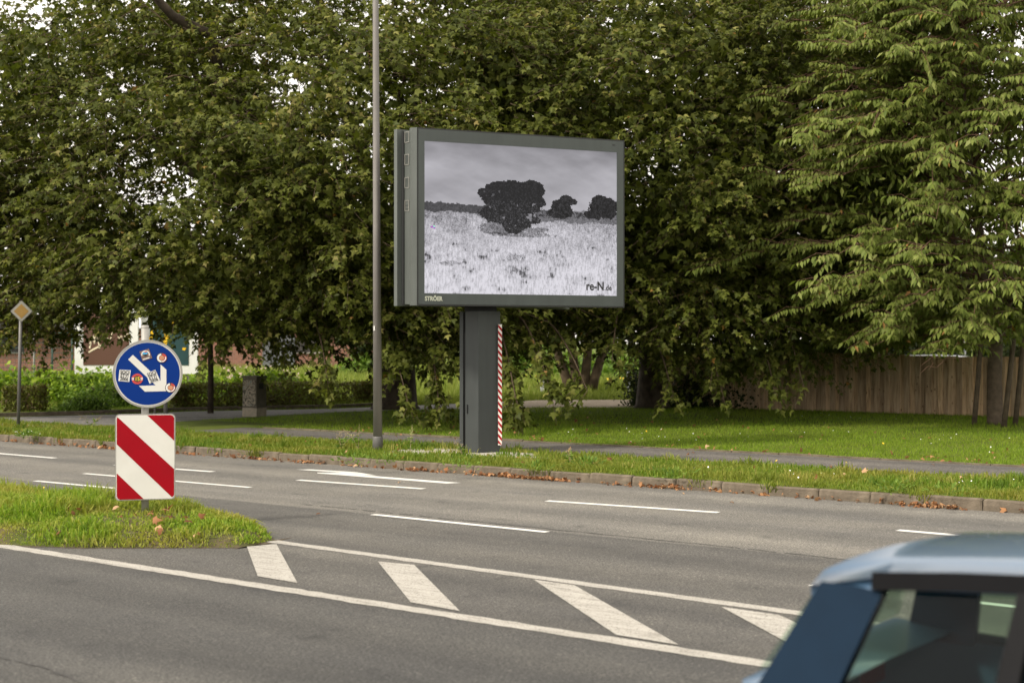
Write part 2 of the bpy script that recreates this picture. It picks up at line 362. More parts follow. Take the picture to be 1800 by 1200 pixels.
M['road'] = asphalt('road', [(-99, (.059, .0582, .0565)), (9.35, (.086, .083, .078)), (14.2, (.141, .135, .124))])
M['path'] = asphalt('path', [(-99, (.105, .098, .092))], agg=40, contrast=.45)
M['side_street'] = asphalt('side_street', [(-99, (.16, .155, .15))], agg=30, contrast=.2)
M['gravel'] = plain('gravel', (.36, .30, .235), .95, var=.2, scale=14, bump=.4, sp=.1)
M['red_path'] = plain('red_path', (.33, .13, .115), .9, var=.15, scale=6, sp=.2)
M['seam'] = plain('seam', (.035, .033, .031), .8, var=.3, scale=8)
M['dirt_edge'] = plain('dirt_edge', (.085, .068, .048), .95, var=.4, scale=14, bump=.4, dirt=(.055, .05, .045), dirt_amt=.8, sp=.1)
M['far_asphalt'] = M['side_street']
# worn thick marking paint: scuffed across, cracked
def worn_paint():
    m, t, b = newmat('paint_worn'); tcn = node(t, 'ShaderNodeTexCoord'); obj = tcn.outputs['Object']
    mp = node(t, 'ShaderNodeMapping'); mp.inputs['Scale'].default_value = (1.2, 9, 1); mp.inputs['Rotation'].default_value = (0, 0, R(12)); t.links.new(obj, mp.inputs[0])
    n1 = node(t, 'ShaderNodeTexNoise'); n1.inputs['Scale'].default_value = 1.6; n1.inputs['Detail'].default_value = 8; n1.inputs['Roughness'].default_value = .7; t.links.new(mp.outputs[0], n1.inputs['Vector'])
    r1 = ramp(t, [(.30, (.15, .14, .125)), (.44, (.33, .31, .275)), (.72, (.46, .435, .395))]); t.links.new(n1.outputs['Fac'], r1.inputs[0])
    n2 = node(t, 'ShaderNodeTexNoise'); n2.inputs['Scale'].default_value = 60; n2.inputs['Detail'].default_value = 3; t.links.new(obj, n2.inputs['Vector'])
    r2 = ramp(t, [(.34, (.30, .29, .28)), (.44, (.95, .95, .95))]); t.links.new(n2.outputs['Fac'], r2.inputs[0])
    mu = node(t, 'ShaderNodeMix', data_type='RGBA', blend_type='MULTIPLY'); mu.inputs[0].default_value = 1
    t.links.new(r1.outputs[0], mu.inputs[6]); t.links.new(r2.outputs[0], mu.inputs[7])
    t.links.new(mu.outputs[2], b.inputs['Base Color']); b.inputs['Roughness'].default_value = .7
    return m
M['paint_worn'] = worn_paint()
def woodmat():
    m, t, b = newmat('fence_wood'); tcn = node(t, 'ShaderNodeTexCoord'); oi = node(t, 'ShaderNodeObjectInfo')
    ad = node(t, 'ShaderNodeVectorMath', operation='ADD'); t.links.new(tcn.outputs['Object'], ad.inputs[0])
    sc = node(t, 'ShaderNodeVectorMath', operation='SCALE'); sc.inputs[0].default_value = (31, 17, 53); t.links.new(oi.outputs['Random'], sc.inputs['Scale']); t.links.new(sc.outputs[0], ad.inputs[1])
    mp = node(t, 'ShaderNodeMapping'); mp.inputs['Scale'].default_value = (16, 16, 1.6); t.links.new(ad.outputs[0], mp.inputs[0])
    n1 = node(t, 'ShaderNodeTexNoise'); n1.inputs['Scale'].default_value = 1; n1.inputs['Detail'].default_value = 6; n1.inputs['Distortion'].default_value = .6; t.links.new(mp.outputs[0], n1.inputs['Vector'])
    r1 = ramp(t, [(.25, (.27, .185, .115)), (.5, (.52, .39, .26)), (.8, (.68, .55, .40))]); t.links.new(n1.outputs['Fac'], r1.inputs[0])
    r2 = ramp(t, [(0, (.68, .66, .64)), (.5, (.95, .93, .9)), (1, (1.2, 1.12, 1.02))]); t.links.new(oi.outputs['Random'], r2.inputs[0])
    vo = node(t, 'ShaderNodeTexVoronoi'); vo.inputs['Scale'].default_value = 1; mp2 = node(t, 'ShaderNodeMapping'); mp2.inputs['Scale'].default_value = (6, 6, 2.6)
    t.links.new(ad.outputs[0], mp2.inputs[0]); t.links.new(mp2.outputs[0], vo.inputs['Vector'])
    r3 = ramp(t, [(.06, (.35, .28, .22)), (.14, (1, 1, 1))]); t.links.new(vo.outputs['Distance'], r3.inputs[0])
    col = r1.outputs[0]
    for r in (r2, r3):
        mu = node(t, 'ShaderNodeMix', data_type='RGBA', blend_type='MULTIPLY'); mu.inputs[0].default_value = 1
        t.links.new(col, mu.inputs[6]); t.links.new(r.outputs[0], mu.inputs[7]); col = mu.outputs[2]
    t.links.new(col, b.inputs['Base Color']); b.inputs['Roughness'].default_value = .85; spec(b, .2)
    return m
M['fence_wood'] = woodmat()
def brickmat():
    m, t, b = newmat('brick'); tcn = node(t, 'ShaderNodeTexCoord'); mp = node(t, 'ShaderNodeMapping'); mp.inputs['Rotation'].default_value = (R(90), 0, 0)
    t.links.new(tcn.outputs['Object'], mp.inputs[0])
    br = node(t, 'ShaderNodeTexBrick'); br.inputs['Scale'].default_value = 1; br.inputs['Brick Width'].default_value = .34; br.inputs['Row Height'].default_value = .115
    br.inputs['Mortar Size'].default_value = .012; br.inputs['Color1'].default_value = (.26, .105, .065, 1); br.inputs['Color2'].default_value = (.18, .075, .05, 1); br.inputs['Mortar'].default_value = (.22, .17, .14, 1)
    t.links.new(mp.outputs[0], br.inputs['Vector']); t.links.new(br.outputs['Color'], b.inputs['Base Color']); b.inputs['Roughness'].default_value = .9
    return m
M['brick'] = brickmat()
def graffiti():
    m, t, b = newmat('cabinet_graffiti'); tcn = node(t, 'ShaderNodeTexCoord')
    n1 = node(t, 'ShaderNodeTexNoise'); n1.inputs['Scale'].default_value = 4.5; n1.inputs['Detail'].default_value = 2; n1.inputs['Distortion'].default_value = 2.2; t.links.new(tcn.outputs['Object'], n1.inputs['Vector'])
    r1 = ramp(t, [(.40, (.30, .26, .19)), (.45, (.06, .055, .045)), (.50, (.07, .065, .05)), (.54, (.33, .28, .21)), (.62, (.22, .19, .15)), (.68, (.13, .20, .19))]); t.links.new(n1.outputs['Fac'], r1.inputs[0])
    t.links.new(r1.outputs[0], b.inputs['Base Color']); b.inputs['Roughness'].default_value = .8
    return m
M['graffiti'] = graffiti()
M['cabinet'] = plain('cabinet', (.115, .10, .075), .85, var=.2, scale=6, dirt=(.06, .055, .04), dirt_amt=.6)
M['cabinet_light'] = plain('cabinet_light', (.30, .26, .20), .85, var=.15, scale=6, dirt=(.10, .09, .06), dirt_amt=.6)

# ================================================================== THE SETTING
# ground to the horizon (below everything)
g = MB(); g.add([(-900, -300, -.06), (900, -300, -.06), (900, 1500, -.06), (-900, 1500, -.06)], [(0, 1, 2, 3)])
setp(g.build('ground', M['turf']), kind='structure')
# carriageway; local x runs along the road, local y across it
rd = MB(); rd.add([(-160, 2.4, 0), (160, 2.4, 0), (160, KT + .06, 0), (-160, KT + .06, 0)], [(0, 1, 2, 3)])
road = setp(rd.build('road', M['road'], rz=TH), kind='structure')
nv = MB(); nv.prism([(-160, -30), (160, -30), (160, 2.25), (-160, 2.25)], -.05, .12)
setp(nv.build('near_pavement', M['path'], rz=TH), kind='structure')
nk = MB(); nk.prism([(-160, 2.254), (160, 2.254), (160, 2.4), (-160, 2.4)], -.05, .13)
setp(nk.build('near_kerb', M['kerb'], rz=TH), kind='structure')
# lawn and verge level beyond the far kerb
lw_ = MB(); lw_.prism([(-700, KT + .135), (700, KT + .135), (700, 1100), (-700, 1100)], -.04, GZ)
setp(lw_.build('lawn', M['turf'], rz=TH), kind='structure')
# footpath
fp = MB(); fp.add([(-26.5, 22.55, GZ + .005), (-10, 22.5, GZ + .005), (0, 22.75, GZ + .005), (10, 23.6, GZ + .005), (60, 23.6, GZ + .005),
                   (60, 24.6, GZ + .005), (10, 24.6, GZ + .005), (0, 24.6, GZ + .005), (-10, 24.6, GZ + .005), (-26.5, 24.5, GZ + .005)],
                  [(0, 1, 8, 9), (1, 2, 7, 8), (2, 3, 6, 7), (3, 4, 5, 6)])
footpath = setp(fp.build('footpath', M['path'], rz=TH), kind='structure')
edge_me = MB().box((0, 0, 0), (.985, .06, .14)).mesh('edging_stone', M['kerb'])
for i in range(44):
    s = -26 + i
    o = link('edging_stone', edge_me, footpath, (s + .5, 24.66 + random.uniform(-.01, .01), GZ - .035 + random.uniform(-.012, .012)), R(random.uniform(-.6, .6)))
# concrete foundation slab around the billboard pillar
bs = MB(); c0 = [G(668, 795, GZ), G(760, 803, GZ), G(965, 806, GZ), G(930, 796, GZ), G(780, 788, GZ), G(700, 791, GZ)]
bs.add([(p[0], p[1], GZ + .012) for p in c0], [tuple(range(len(c0)))])
setp(bs.build('foundation_slab', M['concrete']), kind='structure')

# painted markings: parts of the road, in road coordinates
def mark(name, pts_px, mtl, z=.004):
    vs = [(*to_st(G(px, py)), z) for px, py in pts_px]
    # counter-clockwise
    a = sum(vs[i][0] * vs[(i + 1) % len(vs)][1] - vs[(i + 1) % len(vs)][0] * vs[i][1] for i in range(len(vs)))
    if a < 0: vs = vs[::-1]
    return MB().add(vs, [tuple(range(len(vs)))]).build(name, mtl, road)
def strip(name, p0, p1, wd, mtl, z=.004, skew=0.0, n=1, wob=0.0):
    a = np.array(to_st(G(*p0))); b = np.array(to_st(G(*p1))); d = b - a; ln = np.linalg.norm(d); d /= ln; q = np.array([-d[1], d[0]])
    vs, fs = [], []
    for i in range(n + 1):
        c = a + d * ln * i / n; ww = wd / 2 * (1 + wob * random.uniform(-1, 1)); off = q * wob * wd * .3 * random.uniform(-1, 1)
        e0 = c - q * ww + off; e1 = c + q * ww + off + d * skew
        vs += [(e0[0], e0[1], z), (e1[0], e1[1], z)]
        if i: k = 2 * i; fs.append((k - 2, k, k + 1, k - 1))
    return MB().add(vs, fs).build(name, mtl, road)
for p0, p1 in (((-60, 792), (97, 805)), ((203, 816.5), (375, 829)), ((524, 843.5), (745, 859)), ((961, 880), (1263, 900.5)), ((1578, 931.5), (1905, 960))):
    strip('lane_dash', p0, p1, .15, M['paint_new'])
for p0, p1 in (((148, 832), (440, 856.5)), ((62, 845), (235, 861)), ((655, 904), (962, 935)), ((1425, 1027.5), (1560, 1043))):
    strip('lane_dash', p0, p1, .12, M['paint_new'])
strip('lane_dash', (1660, 1052), (1950, 1085), .12, M['paint_new'])
mark('lane_arrow', [(521, 825.2), (545, 824.8), (627, 829.6), (661, 835.6), (640, 834.8), (604, 832.2), (810, 848.4), (785, 849.8), (558, 831.8), (557.5, 830.6), (600, 830.4)], M['paint_new'])
strip('gore_line', (478, 951), (1444, 1083), .17, M['paint_worn'], n=60, wob=.10)
strip('gore_line', (1440, 1082.5), (2300, 1207), .17, M['paint_worn'], n=30, wob=.10, z=.0045)
strip('gore_line', (-380, 902), (12, 960.5), .17, M['paint_worn'], n=40, wob=.10, z=.0045)
strip('gore_line', (8, 960), (1355, 1168), .19, M['paint_worn'], n=80, wob=.12)
strip('gore_line', (1350, 1167), (2400, 1345), .19, M['paint_worn'], n=30, wob=.12, z=.0045)
for q in ([(434, 961), (486, 956.5), (523, 1025), (453, 1013)], [(664, 987), (728, 993), (808, 1074), (722, 1059)],
          [(938, 1019), (1010, 1029), (1194, 1134), (1083, 1116)], [(1268, 1067), (1369, 1081), (1625, 1198), (1468, 1175)],
          [(1700, 1130), (1830, 1148), (2150, 1280), (1960, 1250)]):
    mark('hatch_bar', q, M['paint_worn'], .0065)
random.seed(3)
sm = MB()
for p0, p1, n in (((533, 886), (1290, 962), 60), ((1290, 962), (1500, 985), 16), ((0, 1155), (75, 1172), 14), ((75, 1172), (170, 1210), 14)):
    a = np.array(to_st(G(*p0))); b = np.array(to_st(G(*p1))); pr = None
    for i in range(n + 1):
        c = a + (b - a) * i / n + np.array([0, random.uniform(-.02, .02)]); wd = random.uniform(.004, .022)
        cur = ((c[0], c[1] - wd, .0035), (c[0], c[1] + wd, .0035))
        if pr and random.random() < .9: sm.add([pr[0], cur[0], cur[1], pr[1]], [(0, 1, 2, 3)])
        pr = cur
sm.build('tar_seam', M['seam'], road)

# kerb of separate stones
kb = MB(); kb.prism([(-160, KT + .02), (160, KT + .02), (160, KT + .134), (-160, KT + .134)], -.05, .03)
kerb = setp(kb.build('kerb', M['kerb'], rz=TH), kind='structure')
def kerb_stone(seed):
    r = random.Random(seed); l = .79; x0, x1 = -l / 2, l / 2
    prof = [(0, -.05), (.135, -.05), (.135, .152), (.032 + r.uniform(-.006, .006), .156), (.009, .136), (.002, .07)]
    vs, fs = [], []
    xs = [x0, x0 + .02, x0 + l * .33, x0 + l * .66, x1 - .02, x1]
    for k, x in enumerate(xs):
        e = .012 if k in (0, 5) else 0
        for j, (y, z) in enumerate(prof):
            top = j in (3, 4, 5)
            vs.append((x, y + (e if top else 0) + (r.uniform(-.005, .007) if top else 0), z - (e if j in (2, 3, 4) else 0) + (r.uniform(-.006, .004) if top else 0)))
    n = len(prof)
    for k in range(5):
        for j in range(n): fs.append((k * n + j, k * n + (j + 1) % n, (k + 1) * n + (j + 1) % n, (k + 1) * n + j))
    fs.append(tuple(range(n))[::-1]); fs.append(tuple(range(5 * n, 6 * n)))
    return MB().add(vs, [f[::-1] for f in fs]).mesh('kerb_stone', M['kerb'])
ks = [kerb_stone(i) for i in range(6)]
for i in range(64):
    link('kerb_stone', ks[random.randrange(6)], kerb, (-38 + .8 * i, KT + random.uniform(-.012, .012), random.uniform(-.012, .008)), R(random.uniform(-.9, .9)))

# side street behind the lawn, its far kerb, the red strip, the gravel path
ZS = GZ + .004
near = [(-700, 775), (0, 749.5), (120, 751), (205, 748), (300, 741), (420, 734.5), (590, 724), (760, 719.5), (850, 717.5)]
far = [(850, 707), (760, 711), (590, 718), (330, 723), (205, 728), (0, 733.5), (-700, 752)]
ss = MB(); na = [G(*p, ZS) for p in near]; fa = [G(*p, ZS) for p in far][::-1]
fi = [0, 1, 1, 2, 3, 3, 4, 5, 6]
ss.add(na + fa[::-1], [tuple(range(len(na) + len(fa)))])
setp(ss.build('side_street', M['side_street']), kind='structure')
gp = MB(); gp.add([G(p[0], p[1], GZ + .008) for p in [(835, 717.5), (950, 716), (1120, 716), (1420, 714), (1420, 700), (1120, 702), (950, 703), (835, 708)]], [tuple(range(8))])
setp(gp.build('gravel_path', M['gravel']), kind='structure')
fk = MB()
kp = [G(*p, GZ) for p in [(-700, 751), (0, 732.5), (205, 727), (330, 722), (590, 717), (760, 710)]]
for a, b in zip(kp[:-1], kp[1:]):
    v = Vector((b[0] - a[0], b[1] - a[1], 0)); q = Vector((-v.y, v.x, 0)).normalized() * .14
    fk.add([(a[0], a[1], GZ - .02), (b[0], b[1], GZ - .02), (b[0] + q.x, b[1] + q.y, GZ - .02), (a[0] + q.x, a[1] + q.y, GZ - .02),
            (a[0], a[1], GZ + .11), (b[0], b[1], GZ + .11), (b[0] + q.x, b[1] + q.y, GZ + .11), (a[0] + q.x, a[1] + q.y, GZ + .11)],
           [(0, 1, 5, 4), (4, 5, 6, 7), (2, 3, 7, 6)])
setp(fk.build('side_street_kerb', M['kerb']), kind='structure')
rp_ = MB(); rp_.add([G(p[0], p[1], ZS + .004) for p in [(-500, 772), (0, 751), (60, 750), (76, 748.8), (40, 747), (0, 745.4), (-500, 760)]], [tuple(range(7))])
setp(rp_.build('red_cycle_strip', M['red_path']), kind='structure')
rl = MB(); rl.add([G(p[0], p[1], ZS + .008) for p in [(-500, 760.2), (0, 745.6), (45, 747.2), (78, 748.9), (78, 748.2), (45, 746.4), (0, 744.7), (-500, 758.6)]], [tuple(range(8))])
setp(rl.build('cycle_strip_line', M['paint_new']), kind='structure')

# traffic island: low grassy mound
tip = to_st(G(480, 949)); isl_px = [(480, 949), (432, 962), (300, 963), (150, 962.5), (0, 957.5), (-120, 948)]
near_st = [to_st(G(*p)) for p in isl_px]
far_st = [to_st(G(*p)) for p in [(482, 948), (462, 932), (425, 917), (350, 904), (200, 890), (0, 873)]]
last_n, last_f = near_st[-1], far_st[-1]
outline = near_st + [(last_n[0] - 30, last_n[1] + .1), (last_n[0] - 30, last_f[1])] + far_st[1:][::-1]
OUT = np.array(outline)
def inside(poly, p):
    x, y = p[:, 0], p[:, 1]; r = np.zeros(len(p), bool); n = len(poly)
    for i in range(n):
        x0, y0 = poly[i]; x1, y1 = poly[(i + 1) % n]
        c = ((y0 > y) != (y1 > y)) & (x < (x1 - x0) * (y - y0) / (y1 - y0 + 1e-12) + x0); r ^= c
    return r
def dist_edge(poly, p):
    d = np.full(len(p), 1e9); n = len(poly)
    for i in range(n):
        a = poly[i]; b = poly[(i + 1) % n]; ab = b - a
        k = np.clip(((p - a) @ ab) / (ab @ ab + 1e-12), 0, 1); d = np.minimum(d, np.linalg.norm(p - (a + k[:, None] * ab), axis=1))
    return d
def island_z(p):
    d = dist_edge(OUT, p); base = .19 * (1 - np.exp(-d / .35))
    return np.where(inside(OUT, p), base + .05 * (fbm(np.c_[p * 1.3], 5, 3) - .5) * np.minimum(1, d / .3), 0)
gs = .12; xs = np.arange(last_n[0] - 8, tip[0] + .2, gs); ys = np.arange(min(OUT[:, 1]) - .1, max(OUT[:, 1]) + .2, gs)
XX, YY = np.meshgrid(xs, ys, indexing='ij'); P = np.c_[XX.ravel(), YY.ravel()]; ZZ = island_z(P)
ids = np.arange(len(P)).reshape(XX.shape); q = np.stack([ids[:-1, :-1], ids[1:, :-1], ids[1:, 1:], ids[:-1, 1:]], -1).reshape(-1, 4)
keep = (inside(OUT, P)[q].any(axis=1)); q = q[keep]; used, inv = np.unique(q, return_inverse=True)
isl = link('traffic_island', np_mesh('traffic_island', np.c_[P, np.where(inside(OUT, P), ZZ, -.02)][used], inv.reshape(-1, 4), M['soil'], smooth=True), rz=TH)
setp(isl, kind='structure')

random.seed(15); ap = MB(); pr = None; npt = []
for a_, b_ in zip(near_st[:-1], near_st[1:]):
    for k_ in range(14): npt.append((a_[0] + (b_[0] - a_[0]) * k_ / 14, a_[1] + (b_[1] - a_[1]) * k_ / 14))
wob_ = fbm(np.array(npt) * 2.3, 52, 4)
for (x_, y_), w_ in zip(npt, wob_):
    cur = ((x_ + .02, y_ + .3, .0025), (x_, y_ - .34 * max(.05, w_ - .22), .0025))
    if pr: ap.add([pr[0], pr[1], cur[1], cur[0]], [(0, 1, 2, 3)] )
    pr = cur
setp(ap.build('island_dirt', M['dirt_edge'], rz=TH), kind='structure')
# ================================================================== FOLIAGE TOOLS
LOBED_V = np.array([(0, .0, 0), (.34, .0, -.03), (.27, .19, .02), (.56, .38, -.08), (.22, .46, .02), (0, 1, -.13), (-.22, .46, .02), (-.56, .38, -.08), (-.34, .0, -.03)])
LOBED_T = np.array([(0, 1, 2), (0, 2, 4), (2, 3, 4), (0, 4, 6), (4, 5, 6), (0, 6, 7), (0, 7, 8)])
TRI_V = np.array([(0, .0, 0), (.52, .30, -.07), (.20, .46, .02), (0, 1, -.13), (-.20, .46, .02), (-.52, .30, -.07)]); TRI_T = np.array([(0, 1, 2), (0, 2, 4), (2, 3, 4), (0, 4, 5)])
KITE_V = np.array([(0, 0, 0), (.36, .42, -.05), (0, 1, -.12), (-.36, .42, -.05)]); KITE_T = np.array([(0, 1, 2), (0, 2, 3)])
LANCE_V = np.array([(0, 0, 0), (.20, .42, .03), (0, .45, -.03), (-.20, .42, .03), (0, 1.05, -.16)])
LANCE_T = np.array([(0, 1, 2), (0, 2, 3), (1, 4, 2), (2, 4, 3)])
def place(tv, tt, pos, axis, nrm, size, rnd):
    a = unit(axis); n = unit(nrm - (nrm * a).sum(1, keepdims=True) * a); x = np.cross(a, n)
    v = (pos[:, None, :] + size[:, None, None] * (tv[None, :, 0:1] * x[:, None] + tv[None, :, 1:2] * a[:, None] + tv[None, :, 2:3] * n[:, None]))
    k = len(tv); t = tt[None] + (np.arange(len(pos)) * k)[:, None, None]
    return v.reshape(-1, 3), t.reshape(-1, 3), np.repeat(rnd, k)
def merge(parts):
    vs, ts, rs = [], [], []; b = 0
    for v, t, r in parts:
        vs.append(v); ts.append(t + b); rs.append(r); b += len(v)
    return np.concatenate(vs), np.concatenate(ts), np.concatenate(rs)
def randdir(n, rng=RNG): return unit(rng.normal(size=(n, 3)))
def np_tubes(segs, sides=3):
    """segs: list of (points Kx3, radii K)"""
    vs, ts = [], []; b = 0
    for pts, rad in segs:
        pts = np.asarray(pts); k = len(pts); tg = unit(np.gradient(pts, axis=0))
        ref = np.array([1., 0, 0]) if abs(tg[0, 0]) < .8 else np.array([0, 1., 0])
        a = unit(ref - (tg @ ref)[:, None] * tg); c = np.cross(tg, a)
        an = 2 * np.pi * np.arange(sides) / sides
        ring = pts[:, None] + np.asarray(rad)[:, None, None] * (np.cos(an)[None, :, None] * a[:, None] + np.sin(an)[None, :, None] * c[:, None])
        vs.append(ring.reshape(-1, 3))
        for i in range(k - 1):
            for j in range(sides):
                j2 = (j + 1) % sides; o = b + i * sides
                ts.append((o + j, o + j2, o + sides + j2)); ts.append((o + j, o + sides + j2, o + sides + j))
        b += k * sides
    return np.concatenate(vs), np.array(ts)
def bez(p0, p1, p2, n): 
    t = np.linspace(0, 1, n)[:, None]; return (1 - t) ** 2 * p0 + 2 * t * (1 - t) * p1 + t * t * p2
def in_view(p, m=.06):
    d = np.maximum(p[:, 1], .1); x = p[:, 0] / d; z = (p[:, 2] - H) / d
    return (np.abs(x) < .36 + m) & (z < .24 + m)
def leaf_objects(v, t, r, k, tmpl_mesh, pos, axis, nrm, size, sel, parent):
    a = unit(axis[sel]); n_ = nrm[sel]; n = unit(n_ - (n_ * a).sum(1, keepdims=True) * a); x = np.cross(a, n)
    for i in range(len(sel)):
        o = bpy.data.objects.new('leaf', tmpl_mesh); COL.objects.link(o); o.parent = parent
        s = size[sel[i]]; m = np.eye(4); m[:3, 0] = x[i] * s; m[:3, 1] = a[i] * s; m[:3, 2] = n[i] * s; m[:3, 3] = pos[sel[i]]
        o.matrix_basis = Matrix(m.tolist())
def tmpl(name, v, t, m): return np_mesh(name, v, t, m)
LEAF_PLANE = tmpl('leaf', LOBED_V, LOBED_T, M['plane_leaf_single']); LEAF_CHERRY = tmpl('leaf', LANCE_V, LANCE_T, M['cherry_leaf_single'])

def plane_tree(name, label, base, lobes, zmin, limbs, n_boughs, hang, seed, group=None, trunk_r=.65, fill=33000):
    rng = np.random.default_rng(seed); base = np.array(base, float)
    root = empty(name, tuple(base), 0, label, 'tree', group)
    L_ = np.array(lobes, float); area = (L_[:, 3] * L_[:, 5] + L_[:, 4] * L_[:, 5] + L_[:, 3] * L_[:, 4]); pr = area / area.sum()
    # bough centres in the outer shell of the lobes
    cand = []
    tot = 0
    while tot < n_boughs:
        k = rng.choice(len(L_), p=pr, size=600); d = randdir(600, rng); r = .62 + .42 * rng.random(600) ** .7
        r = r * (.9 + .28 * (vnoise(d * 2.2 + k[:, None] * 7.3, seed) - .5) * 2 * .6)
        c = L_[k, :3] + d * L_[k, 3:6] * r[:, None]
        zm = np.interp(c[:, 0], zmin[0], zmin[1])
        ok = c[:, 2] > zm + .35
        for j in range(len(L_)):     # drop what lies deep inside another lobe
            e = (((c - L_[j, :3]) / L_[j, 3:6]) ** 2).sum(1) ** .5; ok &= (e > .58)
        ok &= (vnoise(c * .5, seed + 3) > .40) | (rng.random(600) < .16)
        back = c[:, 1] > base[1] + 2.5
        ok &= ~back | (rng.random(600) < .45)
        cand.append(c[ok]); tot += ok.sum()
    B = np.concatenate(cand)[:n_boughs]
    vis = in_view(B) & (B[:, 1] < base[1] + 4)
    cen = L_[:, :3].mean(0); cen[2] = 5
    out_dir = unit((B - cen) * np.array([1, 1, .35]))
    # sprays of leaves on each bough
    pos, ax, nr, sz, cheap, tone = [], [], [], [], [], []
    twigs = []; cur_tone = [0.]
    def spray(p0, dirn, length, nl, leaf, ch):
        tone.append(np.full(nl, cur_tone[0] + rng.normal() * .05))
        tip_ = p0 + dirn * length + np.array([0, 0, -.28 * length]); mid = p0 + dirn * length * .55 + np.array([0, 0, .08 * length])
        f = np.sort(rng.uniform(.12, 1, nl)); pts = (1 - f[:, None]) ** 2 * p0 + 2 * f[:, None] * (1 - f[:, None]) * mid + f[:, None] ** 2 * tip_
        side = rng.normal(size=(nl, 3)); side[:, 2] *= .5; side = unit(side)
        a = side * .8 + dirn * .35 + np.array([0, 0, -.55]); a[-1] = dirn + np.array([0, 0, -.5])
        n_ = np.array([0, 0, .75]) + dirn * .45 + rng.normal(size=(nl, 3)) * .38
        pos.append(pts + side * .05); ax.append(a); nr.append(n_); sz.append(leaf * rng.uniform(.62, 1.15, nl)); cheap.append(np.full(nl, ch))
        if not ch: twigs.append((np.array([p0, tip_]), np.array([.011, .004])))
    for i in range(len(B)):
        b = B[i]; od = out_dir[i]; cur_tone[0] = rng.normal() * .12
        if vis[i]:
            ns = rng.integers(12, 17); rad = rng.uniform(.75, 1.3)
            for s_ in range(ns):
                o = rng.normal(size=3) * np.array([.55, .55, .28]) * rad
                d = unit(od * .7 + o * .9 + rng.normal(size=3) * .35); d[2] = d[2] * .6 - .12
                spray(b + o, unit(d), rng.uniform(.5, .95), rng.integers(11, 18), .158, False)
        else:
            for s_ in range(6):
                o = rng.normal(size=3) * np.array([.6, .6, .35])
                spray(b + o, unit(od + rng.normal(size=3) * .5), .8, 9, .32, True)
    # leaves deep inside the crown, its shade put into their darker colour
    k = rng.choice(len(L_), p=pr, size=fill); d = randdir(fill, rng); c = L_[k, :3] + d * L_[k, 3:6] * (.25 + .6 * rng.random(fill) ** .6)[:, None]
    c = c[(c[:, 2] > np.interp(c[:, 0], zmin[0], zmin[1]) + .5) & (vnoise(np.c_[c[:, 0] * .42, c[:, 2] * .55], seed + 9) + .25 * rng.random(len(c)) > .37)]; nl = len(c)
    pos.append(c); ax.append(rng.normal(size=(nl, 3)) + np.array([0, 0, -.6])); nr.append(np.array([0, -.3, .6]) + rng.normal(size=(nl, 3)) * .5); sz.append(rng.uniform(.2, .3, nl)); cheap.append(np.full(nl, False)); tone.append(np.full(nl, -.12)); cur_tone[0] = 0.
    # hanging boughs reaching far out of the crown
    hb = []
    for (p0, p1, nb_) in hang:
        p0 = np.array(p0, float); p1 = np.array(p1, float); mid = (p0 + p1) / 2 + np.array([0, 0, .5]); c = bez(p0, mid, p1, 9); hb.append((c, np.linspace(.045, .01, 9)))
        for j in range(nb_):
            f = rng.uniform(.25, 1); q_ = (1 - f) ** 2 * p0 + 2 * f * (1 - f) * mid + f * f * p1
            d = unit((p1 - p0)) * .5 + rng.normal(size=3) * np.array([.6, .6, .25]) + np.array([0, 0, -.35])
            spray(q_, unit(d), rng.uniform(.35, .8), rng.integers(10, 16), .19, False)
    pos = np.concatenate(pos); ax = np.concatenate(ax); nr = np.concatenate(nr); sz = np.concatenate(sz); cheap = np.concatenate(cheap); tone = np.concatenate(tone)
    zz = pos[:, 2] > .25
    pos, ax, nr, sz, cheap, tone = pos[zz], ax[zz], nr[zz], sz[zz], cheap[zz], tone[zz]
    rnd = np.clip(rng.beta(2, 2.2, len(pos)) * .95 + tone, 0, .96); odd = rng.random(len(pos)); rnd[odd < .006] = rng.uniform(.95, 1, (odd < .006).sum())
    pos = pos - base
    near = np.where(~cheap & in_view(pos + base, -.01))[0]; near = near[np.argsort((pos[near, 1]))][:300]
    mask = np.ones(len(pos), bool); mask[near] = False
    fr_ = (pos[:, 1] + base[1] < 35.2); det = mask & ~cheap & fr_; d2 = mask & ~cheap & ~fr_; ch = mask & cheap
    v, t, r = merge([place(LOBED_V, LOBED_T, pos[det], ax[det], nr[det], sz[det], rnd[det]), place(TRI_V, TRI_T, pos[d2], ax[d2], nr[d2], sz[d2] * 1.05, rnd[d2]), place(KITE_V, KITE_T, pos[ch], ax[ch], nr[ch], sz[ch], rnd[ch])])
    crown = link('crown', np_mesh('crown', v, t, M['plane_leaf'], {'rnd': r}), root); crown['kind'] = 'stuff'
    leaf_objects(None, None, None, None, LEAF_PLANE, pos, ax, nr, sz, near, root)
    # trunk and limbs
    tk = MB(); skel = []
    fork = np.array([0, 0, 2.6])
    tk.tube([(0, 0, -.1), (0, 0, .15), (.03, 0, 1.2), (0, .05, 2.9)], [trunk_r * 1.35, trunk_r * 1.08, trunk_r * .92, trunk_r * .85], 14)
    for e, ra in limbs:
        e = np.array(e, float) - base; m1 = fork * .55 + e * .45 + np.array([0, 0, 1.3 + rng.uniform(-.4, .6)]); c = bez(fork - np.array([0, 0, .6]), m1, e, 12)
        c[2:-1] += rng.normal(size=(9, 3)) * .16
        tk.tube([tuple(p) for p in c], list(np.linspace(ra, ra * .32, 12)), 8); skel.append(c)
    S = np.concatenate(skel)
    tk.build('trunk', M['bark'], root)
    br = []; nodes = S.copy(); nrad = np.full(len(S), .07)
    order = np.where(vis)[0]; order = order[np.argsort([np.min(np.linalg.norm(S - (B[i] - base), axis=1)) for i in order])]
